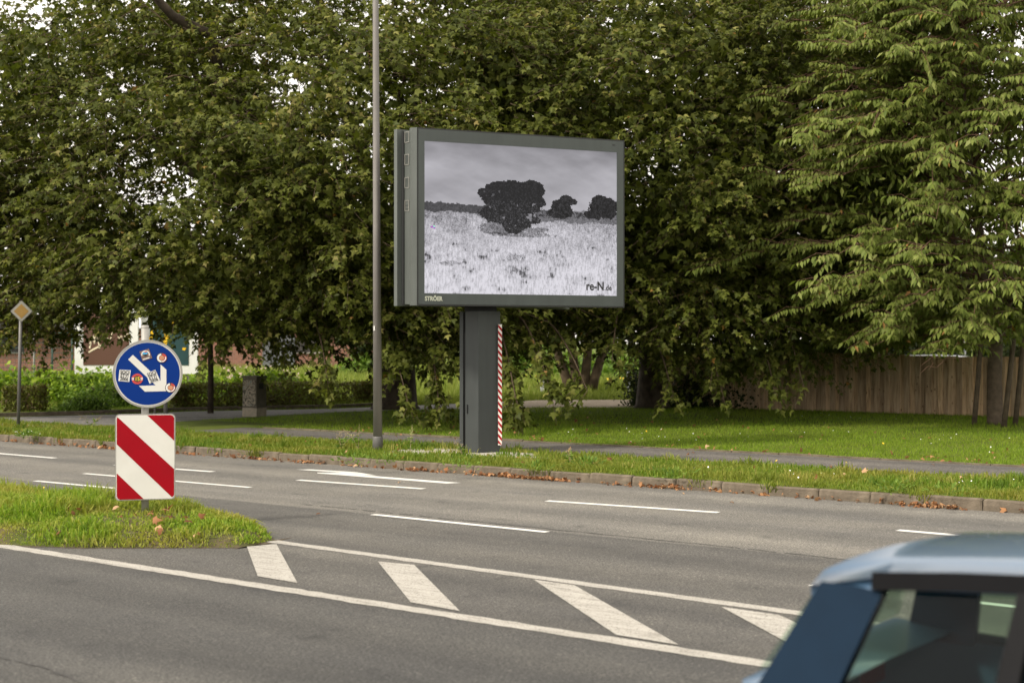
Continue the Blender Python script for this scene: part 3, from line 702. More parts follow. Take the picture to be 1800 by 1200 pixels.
    for i in order:
        b = B[i] - base; dd = np.linalg.norm((nodes - b) * np.array([1, 1, 1.25]), axis=1); j = np.argmin(dd); s0 = nodes[j]
        if dd[j] > 4: nodes = np.r_[nodes, b[None]]; nrad = np.r_[nrad, .02]; continue
        m1 = (s0 + b) / 2 + rng.normal(size=3) * .12 * dd[j] + np.array([0, 0, .12 * dd[j]]); c = bez(s0, m1, b, 6); r1 = max(.012, nrad[j] * .62)
        br.append((c, np.linspace(min(nrad[j] * .8, .05), r1, 6))); nodes = np.r_[nodes, c[2:]]; nrad = np.r_[nrad, np.full(4, r1)]
    for c, ra in hb: br.append((c - base, ra))
    br += [(c - base, ra) for c, ra in twigs]
    v, t = np_tubes(br, 3); link('branches', np_mesh('branches', v, t, M['twig']), root)
    return root

# ------------------------------------------------------------------ plane trees
zA = ([-30, -13, -11.5, -9, -7.5, -6.5, -5.2, -4, -3, -1.4, -.4, .5, 2.2, 3.2], [2.3, 2.3, 2.85, 2.7, 2.0, 1.85, 1.9, 2.1, 1.5, 1.1, 1.7, 2.1, 2.2, 2.3])
plane_tree('plane_tree', 'huge old plane tree with a broad crown left of and behind the billboard', (-3.72, 45.4, GZ),
           [(-4.0, 43.5, 9.5, 8, 8, 8), (-11.6, 43.0, 7.8, 5.6, 6.0, 6.8), (-8.6, 37.5, 5.6, 5.0, 4, 4), (-2.2, 36.5, 6.6, 4.6, 4.5, 5.2), (-14.2, 38.8, 8.6, 2.8, 3.2, 3.2), (-13.6, 41, 4.6, 3.2, 3.0, 2.8), (-3.2, 37.5, 3.2, 4.2, 3.5, 2.6)],
           zA, [((-9, 39, 7), .30), ((-13, 42, 10), .32), ((-9.5, 36.6, 11.5), .34), ((-3, 38, 9), .28), ((-6, 41, 14), .34), ((1, 40, 8.5), .26), ((-2.5, 47, 14), .3), ((-11, 47, 9), .26), ((-5, 37.5, 4.5), .2)],
           1050, [((-3.4, 36, 3.0), (-2.4, 33.2, .75), 26), ((-2.2, 36, 3), (-1.7, 33.6, .55), 28), ((-1.5, 36.5, 3.4), (-.9, 33.5, 1.2), 14), ((-.4, 35.5, 2.9), (.15, 32.4, .6), 26),
                 ((.2, 35.5, 2.9), (.9, 32.8, 1.1), 20), ((.8, 36, 2.9), (1.75, 33, 1.15), 10), ((-5, 36, 2.8), (-4.4, 34, 1.3), 10), ((-9.6, 37, 3.2), (-10.2, 35, 2.3), 8)], 21, 'plane trees')
zB = ([-3, .5, 2.2, 3.3, 3.8, 4.6, 6, 8, 9.5, 12], [2.2, 2.2, 2.3, 2.3, 1.5, .9, .85, 1.5, 2.1, 2.3])
plane_tree('plane_tree', 'second plane tree right of the billboard, its low boughs shading the fence end', (4.5, 45.6, GZ),
           [(5.0, 44, 9.5, 7, 7, 8), (3.2, 38, 7.2, 4.6, 4.5, 5.4), (8.2, 40, 6.6, 4.6, 5, 5.4), (5.8, 39, 3.2, 3.9, 3.5, 2.8), (10, 45.5, 9, 5.5, 5.5, 7)],
           zB, [((2, 39, 7.5), .28), ((8, 40, 9), .3), ((5, 41, 14), .32), ((10.5, 44, 10), .28), ((5.5, 38.5, 4.5), .2), ((1.5, 47, 12), .28)],
           660, [((3.6, 38, 2.8), (4.0, 35.2, .9), 12), ((5, 38, 2.6), (5.3, 35.5, .8), 14), ((6.5, 38, 2.6), (6.6, 35.6, .95), 14), ((7.2, 38, 2.8), (7.4, 35.8, .9), 12), ((2.8, 37, 3.2), (2.4, 34.2, 1.8), 5)], 33, 'plane trees', .5)

# ------------------------------------------------------------------ cherry-like tree on the right
def cherry_tree():
    rng = np.random.default_rng(5); base = np.array([12.5, 36.8, GZ])
    root = empty('cherry_tree', tuple(base), 0, 'lighter green staked tree with drooping narrow leaves in front of the wooden fence', 'tree')
    tk = MB(); tk.tube([(0, 0, -.1), (0, 0, .1), (-.02, 0, 1.2), (.03, 0, 2.4), (0, 0, 3.2)], [.27, .21, .185, .18, .17], 12)
    leaders = []
    for ex, ey, h, r in ((-.9, -.3, 13.5, .11), (.45, -.2, 14, .12), (-2.2, .4, 11.5, .09), (1.8, .5, 12, .09), (-.2, 1.2, 13, .1), (-1.3, -1.4, 10, .08)):
        c = bez(np.array([0, 0, 2.2]), np.array([ex * .75, ey * .75, 5.0]), np.array([ex, ey, h]), 14); c[2:-1, :2] += rng.normal(size=(11, 2)) * .05
        tk.tube([tuple(p) for p in c], list(np.linspace(r, .025, 14)), 7); leaders.append(c)
    pos, ax, nr, sz = [], [], [], []; br = []
    nbr = 270
    for b in range(nbr):
        ld = leaders[rng.integers(len(leaders))]; z = 2.1 + 10.8 * rng.random() ** 1.1
        j = np.argmin(abs(ld[:, 2] - (z - .2))); p0 = ld[j]
        ang = rng.uniform(0, 2 * math.pi)
        if rng.random() < .5: ang = rng.uniform(math.pi * .75, math.pi * 1.65)      # more on the open side towards the road
        d = np.array([math.cos(ang), math.sin(ang), 0]); 
        zz = p0[2]
        ln = np.interp(zz, [2, 3.2, 5, 8, 11, 14], [4.2, 6.0, 6.6, 5.6, 3.8, 1.5]) * rng.uniform(.6, 1.06)
        if d[1] > .3: ln *= .75
        rise = rng.uniform(-.06, .55) * ln * (1 if zz > 3.5 else .3); 
        c = bez(p0, p0 + d * ln * .55 + np.array([0, 0, rise + .5]), p0 + d * ln + np.array([0, 0, rise * .6 - .18 * ln * rng.uniform(.2, 1)]), 9)
        c[2:] += rng.normal(size=(7, 3)) * .07
        br.append((c, np.linspace(.035, .007, 9)))
        nt_ = int(5 + ln * 2.6)
        for k in range(nt_):
            f = rng.uniform(.25, 1.0) if k else 1.0; i0 = min(int(f * 8), 7); q_ = c[i0] * (1 - (f * 8 - i0)) + c[i0 + 1] * (f * 8 - i0) if f < 1 else c[8]
            td = unit(d + rng.normal(size=3) * np.array([.55, .55, .16]) + np.array([0, 0, .02])); tl = rng.uniform(.6, 1.25)
            e = q_ + td * tl + np.array([0, 0, -.12 * tl]); m1 = q_ + td * tl * .5 + np.array([0, 0, .07])
            br.append((np.array([q_, m1, e]), np.array([.009, .006, .003])))
            nl = int(tl * 18) + 3; ff = np.linspace(.08, 1, nl)[:, None]
            pts = (1 - ff) ** 2 * q_ + 2 * ff * (1 - ff) * m1 + ff ** 2 * e
            sd = np.cross(td, [0, 0, 1.]); sgn = np.where(np.arange(nl) % 2, 1., -1.)[:, None]
            a = sd * sgn * rng.uniform(.25, .75, (nl, 1)) + td * rng.uniform(.15, .6, (nl, 1)) + np.array([0, 0, -1.]) * rng.uniform(.35, .95, (nl, 1)); a[-1] = td + np.array([0, 0, -.7])
            n_ = np.array([0, 0, .6]) + sd * sgn * .5 + td * .4 + rng.normal(size=(nl, 3)) * .22
            pos.append(pts); ax.append(a); nr.append(n_); sz.append(rng.uniform(.14, .24, nl))
    nfl = 9000; d = randdir(nfl, rng) * rng.random((nfl, 1)) ** .4; c = np.array([-.6, -.3, 6.6]) + d * np.array([4.6, 4.0, 5.0]); zr = np.interp(c[:, 2], [2, 5, 8, 12], [1, 1, .85, .4]); c[:, :2] *= zr[:, None]
    pos.append(c); ax.append(rng.normal(size=(nfl, 3)) * .7 + np.array([0, 0, -.8])); nr.append(np.array([-.2, -.3, .6]) + rng.normal(size=(nfl, 3)) * .4); sz.append(rng.uniform(.17, .27, nfl))
    pos = np.concatenate(pos); ax = np.concatenate(ax); nr = np.concatenate(nr); sz = np.concatenate(sz)
    ok = pos[:, 2] > 1.72 + .45 * rng.random(len(pos)); pos, ax, nr, sz = pos[ok], ax[ok], nr[ok], sz[ok]
    rnd = np.clip(rng.beta(2.2, 2, len(pos)) * .95, 0, 1); odd = rng.random(len(pos)) < .006; rnd[odd] = 1
    vis = np.where(in_view(pos + base, -.01))[0]; near = vis[np.argsort(pos[vis, 1])][:300]
    mask = np.ones(len(pos), bool); mask[near] = False
    v, t, r = place(LANCE_V, LANCE_T, pos[mask], ax[mask], nr[mask], sz[mask], rnd[mask])
    cr = link('crown', np_mesh('crown', v, t, M['cherry_leaf'], {'rnd': r}), root); cr['kind'] = 'stuff'
    leaf_objects(None, None, None, None, LEAF_CHERRY, pos, ax, nr, sz, near, root)
    tk.build('trunk', M['cherry_bark'], root)
    v, t = np_tubes(br, 3); link('branches', np_mesh('branches', v, t, M['cherry_twig']), root)
    print('cherry leaves', len(pos))
cherry_tree()

# tree stakes
for i, (b, tp, lab) in enumerate([((1712, 746), (1724, 600), 'leftmost of the three wooden tree stakes, standing left of the staked trunk'),
                                  ((1764, 751), (1782, 596), 'middle wooden tree stake leaning close to the right of the staked trunk'),
                                  ((1784, 747), (1799, 596), 'rightmost wooden tree stake, dark, beside the right edge of the picture')]):
    p = G(*b, GZ); q_ = AT(tp[0], tp[1], p[1])
    st = empty('tree_stake', p, 0, lab, 'stake', 'stakes around the young tree')
    v = Vector(q_) - Vector(p)
    MB().tube([Vector((0, 0, -.1)), v * .5 + Vector((.01, 0, 0)), v * .995], [.07, .066, .062], 9).build('pole', M['stake'], st)
    MB().tube([v * .995, v * 1.006], [.05, .03], 9).build('pole_tip', M['stake'], st)

# ------------------------------------------------------------------ background trees
def leafy_cloud(rng, lobes, n, size, zlo=.15):
    Lb = np.array(lobes, float); pr = Lb[:, 3] * Lb[:, 4] * Lb[:, 5]; pr = pr / pr.sum()
    k = rng.choice(len(Lb), p=pr, size=n); d = randdir(n, rng); r = rng.random(n) ** .38
    r *= .82 + .4 * vnoise(d * 2.6 + k[:, None] * 3.1, 4)
    p = Lb[k, :3] + d * Lb[k, 3:6] * r[:, None]; p = p[p[:, 2] > zlo]; n = len(p); d = rng.normal(size=(n, 3))
    a = rng.normal(size=(n, 3)) + np.array([0, -.2, -.4]); nr = np.array([0, -.35, .7]) + rng.normal(size=(n, 3)) * .5
    return p, a, nr, size * rng.uniform(.6, 1.3, n), rng.random(n)
def back_tree(base, h, wd, n, seed, label, stems=1, mtl='far_leaf', size=.55, bark='bark', zlow=2.2):
    rng = np.random.default_rng(seed); root = empty('background_tree', base, 0, label, 'tree', 'trees in the background')
    lobes = [(rng.uniform(-.3, .3) * wd, rng.uniform(-.3, .3) * wd, zlow + (h - zlow) * rng.uniform(.3, .75), wd * rng.uniform(.45, .7), wd * rng.uniform(.45, .7), (h - zlow) * rng.uniform(.3, .45)) for _ in range(6)]
    p, a, nr, s, r = leafy_cloud(rng, lobes, n, size, zlow - .6)
    v, t, rr = place(KITE_V, KITE_T, p, a, nr, s, r); c = link('crown', np_mesh('crown', v, t, M[mtl], {'rnd': rr}), root); c['kind'] = 'stuff'
    tk = MB()
    for k in range(stems):
        ox = (k - (stems - 1) / 2) * .55; lean = ox * .9
        tk.tube([(ox * .5, 0, -.1), (ox * .7, 0, .6), (ox + lean * .3, .1 * k, 2), (ox + lean, .2, h * .7)], [.26, .21, .17, .05] if stems > 1 else [.35, .28, .24, .06], 9)
    tk.build('trunk', M[bark], root)
back_tree(G(1020, 691, GZ), 9, 4.2, 5200, 50, 'tree with several pale trunks beyond the gravel path, right of the billboard pillar', 4, 'plane_leaf', .42, 'bark_light', 2.3)
for i, (px, d, h, wd, lab) in enumerate([(700, 84, 8.5, 5, 'background tree behind the big plane tree trunk, left of the billboard pillar'), (870, 92, 9, 6, 'background tree behind the billboard pillar'),
                                    (1110, 88, 9, 6, 'background tree beyond the bright meadow, right of the many-trunked tree'), (1300, 70, 9.5, 6, 'dark background tree behind the hidden left end of the wooden fence'),
                                    (1470, 60, 8.0, 4.6, 'dark background tree behind the shaded part of the wooden fence'), (1600, 58, 7.2, 4.2, 'dark background tree behind the fence, left of the small blue sign'),
                                    (1745, 66, 6.5, 4.2, 'dark background tree behind the fence, right of the small blue sign'), (1870, 60, 6.5, 4, 'dark background tree at the right edge, behind the fence')]):
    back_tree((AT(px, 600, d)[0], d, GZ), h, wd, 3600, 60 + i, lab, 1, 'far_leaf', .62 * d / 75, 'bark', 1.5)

# young street tree with a thin dark trunk
rng = np.random.default_rng(91); yb = G(370, 726, GZ)
yt = empty('young_tree', yb, 0, 'young tree with a thin dark trunk left of the grey cabinet', 'tree')
MB().tube([(0, 0, -.1), (.01, 0, 1.2), (-.01, 0, 2.4), (.05, 0, 4.6)], [.095, .085, .075, .03], 9).build('trunk', M['bark'], yt)
p, a, nr_, s_, r_ = leafy_cloud(rng, [(0, 0, 3.6, 1.5, 1.5, 1.3), (-.6, 0, 4.4, 1.2, 1.2, 1)], 1500, .22, 2.1)
v, t, rr = place(LOBED_V, LOBED_T, p, a, nr_, s_, r_); c = link('crown', np_mesh('crown', v, t, M['plane_leaf'], {'rnd': rr}), yt); c['kind'] = 'stuff'

# ------------------------------------------------------------------ bushes and hedges
def bush(name, label, cat, c, r, n, size, mtl, seed, group=None, box=False, stems=True, tv=KITE_V, tt=KITE_T):
    rng = np.random.default_rng(seed); root = empty(name, c, 0, label, cat, group)
    if box:
        p = rng.uniform(-1, 1, (n, 3)); ax_ = rng.integers(0, 3, n); sg = np.where(rng.random(n) < .5, -1, 1); shell = rng.random(n) < .8
        p[np.arange(n)[shell], ax_[shell]] = (sg * rng.uniform(.86, 1.04, n))[shell]
        p = p * np.array([r[0], r[1], r[2] / 2]); p[:, 2] += r[2] / 2; p += (rng.normal(size=(n, 3)) * .03); p[:, 2] += .10 * (vnoise(p * np.array([1.5, 1.5, 0]), seed) - .5)
        nr = unit(p - np.array([0, 0, r[2] / 2])) * .6 + rng.normal(size=(n, 3)) * .5 + np.array([0, 0, .4])
    else:
        kc = 26; cd = randdir(kc, rng); cd[:, 2] = np.abs(cd[:, 2]) * .9; cen_ = cd * np.array(r) * rng.uniform(.45, .92, (kc, 1)); ki = rng.integers(0, kc, n)
        o_ = rng.normal(size=(n, 3)) * np.array([.20 * r[0] + .05, .20 * r[1] + .05, .13 * r[2] + .03]); p = cen_[ki] + o_; p[:, 2] = np.abs(p[:, 2]); d = unit(cen_[ki] * .5 + o_ * 1.5)
        nr = d * .7 + rng.normal(size=(n, 3)) * .45 + np.array([0, 0, .5])
    p = p[p[:, 2] > .0]; nr = nr[:len(p)]; n = len(p)
    a = rng.normal(size=(n, 3)) + np.array([0, -.2, -.2])
    v, t, rr_ = place(tv, tt, p, a, nr, size * rng.uniform(.6, 1.3, n), rng.random(n))
    o = link('foliage', np_mesh('foliage', v, t, M[mtl], {'rnd': rr_}), root); o['kind'] = 'stuff'
    if stems:
        sg = [(np.array([[rng.uniform(-.5, .5) * r[0], rng.uniform(-.5, .5) * r[1], -.05], [rng.uniform(-.6, .6) * r[0], rng.uniform(-.6, .6) * r[1], r[2] * .8]]), np.array([.02, .008])) for _ in range(26)]
        v, t = np_tubes(sg, 4); link('stems', np_mesh('stems', v, t, M['twig']), root)
    return root
bush('clipped_bush', 'small clipped bush with brownish sides beside the yellow diamond sign post', 'bush', (*G(44, 722, GZ)[:2], GZ), (.56, .45, .74), 3800, .085, 'hedge_leaf', 1, box=True)
for i, (px, d, r, n, lab) in enumerate([(-30, 49, (1.9, 1.5, 1.35), 3800, 'leafy bright green shrub cut off by the left edge of the picture'), (62, 49.5, (2.0, 1.5, 1.35), 4200, 'leafy bright green shrub under the wire fence, behind the diamond sign post'),
                                        (150, 50, (2.1, 1.5, 1.15), 4200, 'leafy bright green shrub below the white corner of the brown advert'), (255, 52, (1.6, 1.4, 1.0), 3000, 'leafy shrub behind the round blue sign'),
                                        (345, 52, (1.4, 1.3, 1.1), 2600, 'leafy shrub just right of the round blue sign'), (455, 50, (1.7, 1.3, 1.15), 3600, 'leafy bright green shrub behind the grey cabinet')]):
    bush('shrub', lab, 'shrub', (AT(px, 600, d)[0], d, GZ), r, n, .19, 'bush_leaf', 10 + i, 'bright shrubs along the far street')
bush('ground_cover', 'low dense green ground cover plant left of the striped board', 'plant', (*G(150, 722, GZ)[:2], GZ), (.85, .5, .50), 3200, .09, 'herb_leaf', 30)
bush('ground_cover', 'taller loose green plants between the clipped bush and the round sign', 'plant', (AT(185, 600, 47)[0], 47, GZ), (1.1, .8, .85), 3600, .12, 'herb_leaf', 31)
hx0, hx1 = G(300, 718, GZ), G(650, 711, GZ); hl = math.hypot(hx1[0] - hx0[0], hx1[1] - hx0[1]); ha = math.atan2(hx1[1] - hx0[1], hx1[0] - hx0[0])
hd = bush('hedge', 'low clipped hedge with brown twiggy sides along the far street', 'hedge', ((hx0[0] + hx1[0]) / 2, (hx0[1] + hx1[1]) / 2 + .5, GZ), (hl / 2, .5, .74), 15000, .09, 'hedge_leaf', 40, box=True)
hd.rotation_euler = (0, 0, ha)
for i, (px, d, r, lab) in enumerate([(905, 80, (3.2, 2, 2.3), 'pale green bush far off beyond the meadow, just right of the billboard pillar'), (1075, 76, (3.0, 2, 2.0), 'pale green bush far off beyond the meadow, right of the many trunks'),
                                     (1130, 72, (2.2, 1.6, 1.5), 'pale green bush behind the rightmost white post'), (660, 82, (2.6, 1.8, 1.7), 'pale green bush far off behind the big trunk')]):
    bush('far_bush', lab, 'bush', (AT(px, 600, d)[0], d, GZ), r, 3000, .3, 'herb_leaf', 70 + i, 'pale bushes beyond the meadow')
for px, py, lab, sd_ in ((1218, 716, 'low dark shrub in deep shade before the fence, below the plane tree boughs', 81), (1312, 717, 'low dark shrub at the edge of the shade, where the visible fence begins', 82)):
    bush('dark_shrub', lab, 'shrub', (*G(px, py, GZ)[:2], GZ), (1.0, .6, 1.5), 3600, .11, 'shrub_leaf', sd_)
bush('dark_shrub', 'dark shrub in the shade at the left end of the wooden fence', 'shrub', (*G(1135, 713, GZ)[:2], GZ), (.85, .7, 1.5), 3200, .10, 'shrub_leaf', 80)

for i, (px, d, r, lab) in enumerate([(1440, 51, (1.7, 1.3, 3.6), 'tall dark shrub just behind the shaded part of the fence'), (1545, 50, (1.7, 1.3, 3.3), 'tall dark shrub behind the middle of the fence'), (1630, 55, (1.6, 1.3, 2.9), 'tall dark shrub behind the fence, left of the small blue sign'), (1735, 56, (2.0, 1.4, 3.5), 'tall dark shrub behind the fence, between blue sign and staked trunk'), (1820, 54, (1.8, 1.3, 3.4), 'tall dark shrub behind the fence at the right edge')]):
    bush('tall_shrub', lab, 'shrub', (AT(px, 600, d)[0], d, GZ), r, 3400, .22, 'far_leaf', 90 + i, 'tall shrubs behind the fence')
# ================================================================== BUILDING, FENCES, ADS IN THE BACKGROUND
BD = 105.0
bl = empty('brick_building', (0, BD, GZ), 0, 'low red brick building with a dark flat roof behind the shrubs on the left', 'building')
X0, X1 = AT(-260, 600, BD)[0], AT(690, 600, BD)[0]
MB().box(((X0 + X1) / 2, 4, 1.5), (X1 - X0, 8, 3.0)).build('wall', M['brick'], bl)
XR = AT(138, 600, BD)[0]
MB().box(((X0 + XR) / 2 - .1, 3.6, 3.5), (XR - X0 + .5, 9.6, 1.0)).build('roof', M['roof_dark'], bl)
MB().box(((XR + X1) / 2 + .2, 4.0, 3.07), (X1 - XR + .1, 8.3, .14)).build('roof_edge', M['roof_dark'], bl)
dr = MB().box((AT(490, 600, BD)[0], -.03, 1.3), (2.4, .08, 2.6)).build('door', M['door_grey'], bl)
for k in range(3):
    wx = AT(40 + 250 * k if k else 20, 600, BD)[0]
    wn = MB().box((wx, -.02, 1.9), (1.9, .08, 1.1)).build('window', M['roof_dark'], bl)
    MB().box((wx, -.05, 1.3), (2.1, .16, .08)).build('sill', M['concrete'], wn)
# wire mesh fence in front
FD = 57.0
wf = empty('wire_fence', (0, FD, GZ), 0, 'green wire mesh fence on steel posts in front of the brick wall', 'fence')
fx = [AT(px, 600, FD)[0] for px in (-60, 60, 92, 150)]; fz = 2.3 - (585 - 600) / F * FD - GZ
for px in (-60, 60, 92, 127):
    x = AT(px, 600, FD)[0]; MB().tube([(x, 0, -.1), (x, 0, fz + (.45 if px == 60 else .02))], .04, 8).build('post', M['galv'] if px == 60 else M['fence_green'], wf)
ml = MB(); xa, xb = AT(-120, 600, FD)[0], AT(128, 600, FD)[0]
for k in range(13): ml.tube([(xa, -.03, .1 + k * (fz - .1) / 12), (xb, -.03, .1 + k * (fz - .1) / 12)], .010 if k < 12 else .02, 4, cap=False)
x = xa
while x < xb: ml.tube([(x, -.05, .05), (x, -.05, fz)], .006, 3, cap=False); x += .16
ml.build('mesh_panel', M['fence_green'], wf)['kind'] = 'stuff'

def advert(name, label, px0, px1, pyt, pyb, d, panel, marks):
    x0, x1 = AT(px0, 600, d)[0], AT(px1, 600, d)[0]; zt, zb = AT(0, pyt, d)[2] - GZ, AT(0, pyb, d)[2] - GZ
    root = empty(name, (0, d, GZ), 0, label, 'advert board')
    b = .36; MB().box(((x0 + x1) / 2, .08, (zt + zb) / 2), (x1 - x0, .16, zt - zb)).build('frame', M['ad_white'], root)
    MB().box(((x0 + x1) / 2, -.005, (zt + zb) / 2), (x1 - x0 - 2 * b, .03, zt - zb - 2 * b)).build('poster', panel, root)
    for k in (.2, .8): MB().box((x0 + (x1 - x0) * k, .2, zb / 2), (.12, .12, zb + .1)).build('post', M['galv'], root)
    for nm, mtl, polys in marks:
        for poly in polys:
            m = MB()
            pts = [(AT(a, 600, d)[0], AT(0, c, d)[2] - GZ) for a, c in poly]
            ar = sum(pts[i][0] * pts[(i + 1) % len(pts)][1] - pts[(i + 1) % len(pts)][0] * pts[i][1] for i in range(len(pts)))
            if ar < 0: pts = pts[::-1]
            m.slab(pts, -.032, -.018); m.build(nm, mtl, root)
def stroke(pts, w0):
    pts = [Vector((p[0], p[1])) for p in pts]; lft, rgt = [], []
    for i, p in enumerate(pts):
        t_ = (pts[min(i + 1, len(pts) - 1)] - pts[max(i - 1, 0)]).normalized(); q_ = Vector((-t_.y, t_.x)); ww = w0 * (.55 + .45 * math.sin(math.pi * (i + .5) / len(pts)))
        lft.append(p + q_ * ww); rgt.append(p - q_ * ww)
    return [tuple(p) for p in lft + rgt[::-1]]
S = [stroke([(158, 612), (159, 603), (163, 594), (167, 588)], 1.8), stroke([(167, 588), (166, 597), (167, 604)], 1.7), stroke([(167, 604), (170, 597), (174, 590)], 1.2), stroke([(174, 590), (174, 602), (175, 612)], 1.4),
     stroke([(156, 619), (164, 614), (172, 610), (180, 606)], 1.6), stroke([(179, 593), (181, 590), (184, 593)], 1.0), stroke([(185, 597), (188, 590), (191, 596)], 1.1), stroke([(198, 582), (202, 578), (208, 574)], .9),
     stroke([(194, 598), (196, 590), (198, 582)], .9), stroke([(207, 589), (210, 595), (213, 590)], 1.0), stroke([(214, 590), (217, 598), (220, 590)], 1.1), stroke([(222, 596), (226, 596), (230, 591)], 1.0), stroke([(222, 596), (222, 588), (227, 586)], .9)]
advert('advert_board', 'white framed brown advert with cream script lettering behind the round blue sign', 131, 242.5, 532, 657, 58, M['ad_brown'], [('lettering', M['ad_cream'], S)])
Y = [[(263, 597), (267, 572), (270, 586), (268, 600)], [(284, 572), (290, 590), (299, 596), (296, 580), (304, 570), (310, 562), (303, 566), (295, 578), (288, 574)], [(287, 592), (293, 590), (297, 595), (294, 603), (292, 606), (287, 604)],
     [(262, 593), (268, 595), (267, 600), (262, 599)], [(318, 568), (321, 571), (320, 575), (317, 573)], [(321, 611), (328, 611), (325, 616), (321, 615)]]
advert('advert_board', 'dark teal advert with yellow marks, mostly hidden by leaves right of the round sign', 248, 347, 532, 657, 58.3, M['ad_teal'], [('print', M['ad_yellow'], Y)])

# wooden fence on the right
A, B_ = np.array(G(1150, 713.5, GZ)[:2]), np.array(G(1800, 733, GZ)[:2]); fd = (B_ - A) / np.linalg.norm(B_ - A); fl = np.linalg.norm(B_ - A) + 5
wfn = empty('wooden_fence', (A[0], A[1], GZ), math.atan2(fd[1], fd[0]), 'tall close-boarded brown wooden fence at the back of the lawn on the right', 'fence')
bms = []
for k in range(4):
    wd = (.15, .17, .19, .13)[k]; bms.append((wd, MB().box((0, 0, .88), (wd, .022, 1.76)).mesh('board', M['fence_wood'])))
x = 0; i = 0; random.seed(9)
while x < fl:
    wd, me = random.choice(bms); hz = 1.0 + .035 * math.sin(x * .55 - 1.2) + random.uniform(-.008, .008)
    o = link('board', me, wfn, (x + wd / 2, -.034 * (i % 2) + random.uniform(-.006, .006), 0), R(random.uniform(-1.5, 1.5))); o.scale = (1, 1, hz); x += wd - (.012 if i % 2 else -.002); i += 1
for z in (.35, 1.4): MB().box((fl / 2, .045, z), (fl, .05, .09)).build('rail', M['fence_wood'], wfn)
x = .3
while x < fl: MB().box((x, .10, .84), (.1, .06, 1.72)).build('post', M['fence_wood'], wfn); x += 2.2
# blue and white sign behind the fence
sp = AT(1697, 628, 52)
sg = empty('street_sign', (sp[0], 52, GZ), 0, 'small blue and white sign on a white pole behind the fence', 'sign')
MB().tube([(0, .05, -.1), (0, .05, 3.15)], .035, 8).build('pole', M['white_plastic'], sg)
MB().box((.03, 0, 2.68), (1.0, .03, .42)).build('panel', M['sign_blue'], sg)
MB().box((.0, -.022, 2.74), (.8, .012, .12)).build('print', M['sign_white'], sg); MB().box((-.1, -.022, 2.50), (.55, .012, .04)).build('print', M['sign_white'], sg)

# white marker posts by the gravel path
for px, pb, pt, lab in ((953, 693, 655, 'white marker post on the meadow, nearest to the billboard pillar'), (1046, 688, 655, 'middle white marker post, in front of the pale tree trunks'), (1105, 692, 655, 'rightmost white marker post on the meadow')):
    b = G(px, pb, GZ); h = AT(px, pt, b[1])[2] - GZ; mp_ = empty('marker_post', b, .2, lab, 'post', 'white marker posts')
    MB().box((0, 0, h / 2 - .05), (.13, .11, h + .1)).build('shaft', M['white_plastic'], mp_); MB().box((0, 0, h * .72), (.136, .116, .1)).build('band', M['sticker_black'], mp_)
    MB().add([(-.065, -.055, h), (.065, -.055, h), (.065, .055, h + .05), (-.065, .055, h + .05), (-.065, .055, h), (.065, .055, h)], [(0, 1, 2, 3), (4, 3, 2, 5), (0, 3, 4), (1, 5, 2)]).build('cap', M['white_plastic'], mp_)

# grey cable cabinet with graffiti
cb = G(447, 733, GZ); cab = empty('cable_cabinet', (cb[0] - .05, cb[1] + .3, GZ), R(-32), 'weathered concrete cable cabinet covered with graffiti on the lawn', 'cabinet')
cw, cdp, chh = .54, .42, 1.16; ez = .26
MB().box((0, 0, ez / 2 - .03), (cw, cdp, ez + .06)).build('plinth', M['cabinet_light'], cab)
MB().box((0, 0, ez + (chh - ez - .07) / 2 + .012), (cw - .012, cdp - .012, chh - ez - .07)).build('body', M['cabinet'], cab)
MB().prism([(-cw / 2 - .015, -cdp / 2 - .015), (cw / 2 + .015, -cdp / 2 - .015), (cw / 2 + .015, cdp / 2 + .015), (-cw / 2 - .015, cdp / 2 + .015)], chh - .05, chh + .005).build('lid', M['cabinet'], cab)
MB().box((-.0, -cdp / 2 - .004, ez + .42), (cw - .07, .02, .74)).build('door', M['graffiti'], cab)
MB().box((cw / 2, -.02, ez + .62), (.02, .17, .16)).build('vent', M['frame_dark'], cab)

# two short steel posts behind the round sign
for px, r_, lab in ((291, .06, 'thicker of two short steel posts behind the round blue sign'), (272, .03, 'thinner of two short steel posts behind the round blue sign')):
    b = G(px, 729, GZ); pp = empty('steel_post', b, 0, lab, 'post', 'short steel posts by the side street')
    MB().tube([(0, 0, -.1), (0, 0, 1.25)], r_, 10).build('shaft', M['galv'], pp); MB().tube([(0, 0, 1.25), (0, 0, 1.28)], [r_ * 1.06, r_ * .5], 10).build('cap', M['galv'], pp)

# ================================================================== BILLBOARD
tt_ = math.atan2(1.74, 3.987); Lx, Ly = -1.761, 26.37; BW, BH, BZ = 4.35, 3.305, 2.965
bb = empty('digital_billboard', (-.6, 27.6, GZ), 0, 'large grey green roadside billboard showing a black and white heath landscape', 'billboard')
bb_off = Vector((-.6, 27.6, GZ))
def bchild(mb, name, mats): 
    o = mb.build(name, mats, bb); o.location = -bb_off; return o
ex = np.array([math.cos(tt_), math.sin(tt_)]); nf = np.array([math.sin(tt_), -math.cos(tt_)])
def FP(a, off, z): p = np.array([Lx, Ly]) + ex * a + nf * off; return (p[0], p[1], z)   # a along the face, off towards the viewer
def fbox(mb, a0, a1, z0, z1, o0, o1, mi=0):   # o0 back, o1 front
    vs = [FP(a0, o1, z0), FP(a1, o1, z0), FP(a1, o0, z0), FP(a0, o0, z0), FP(a0, o1, z1), FP(a1, o1, z1), FP(a1, o0, z1), FP(a0, o0, z1)]
    mb.add(vs, [(3, 2, 1, 0), (4, 5, 6, 7), (0, 1, 5, 4), (1, 2, 6, 5), (2, 3, 7, 6), (3, 0, 4, 7)], mi)
ml_, mr_, mt_, mb_ = .148, .165, .245, .232
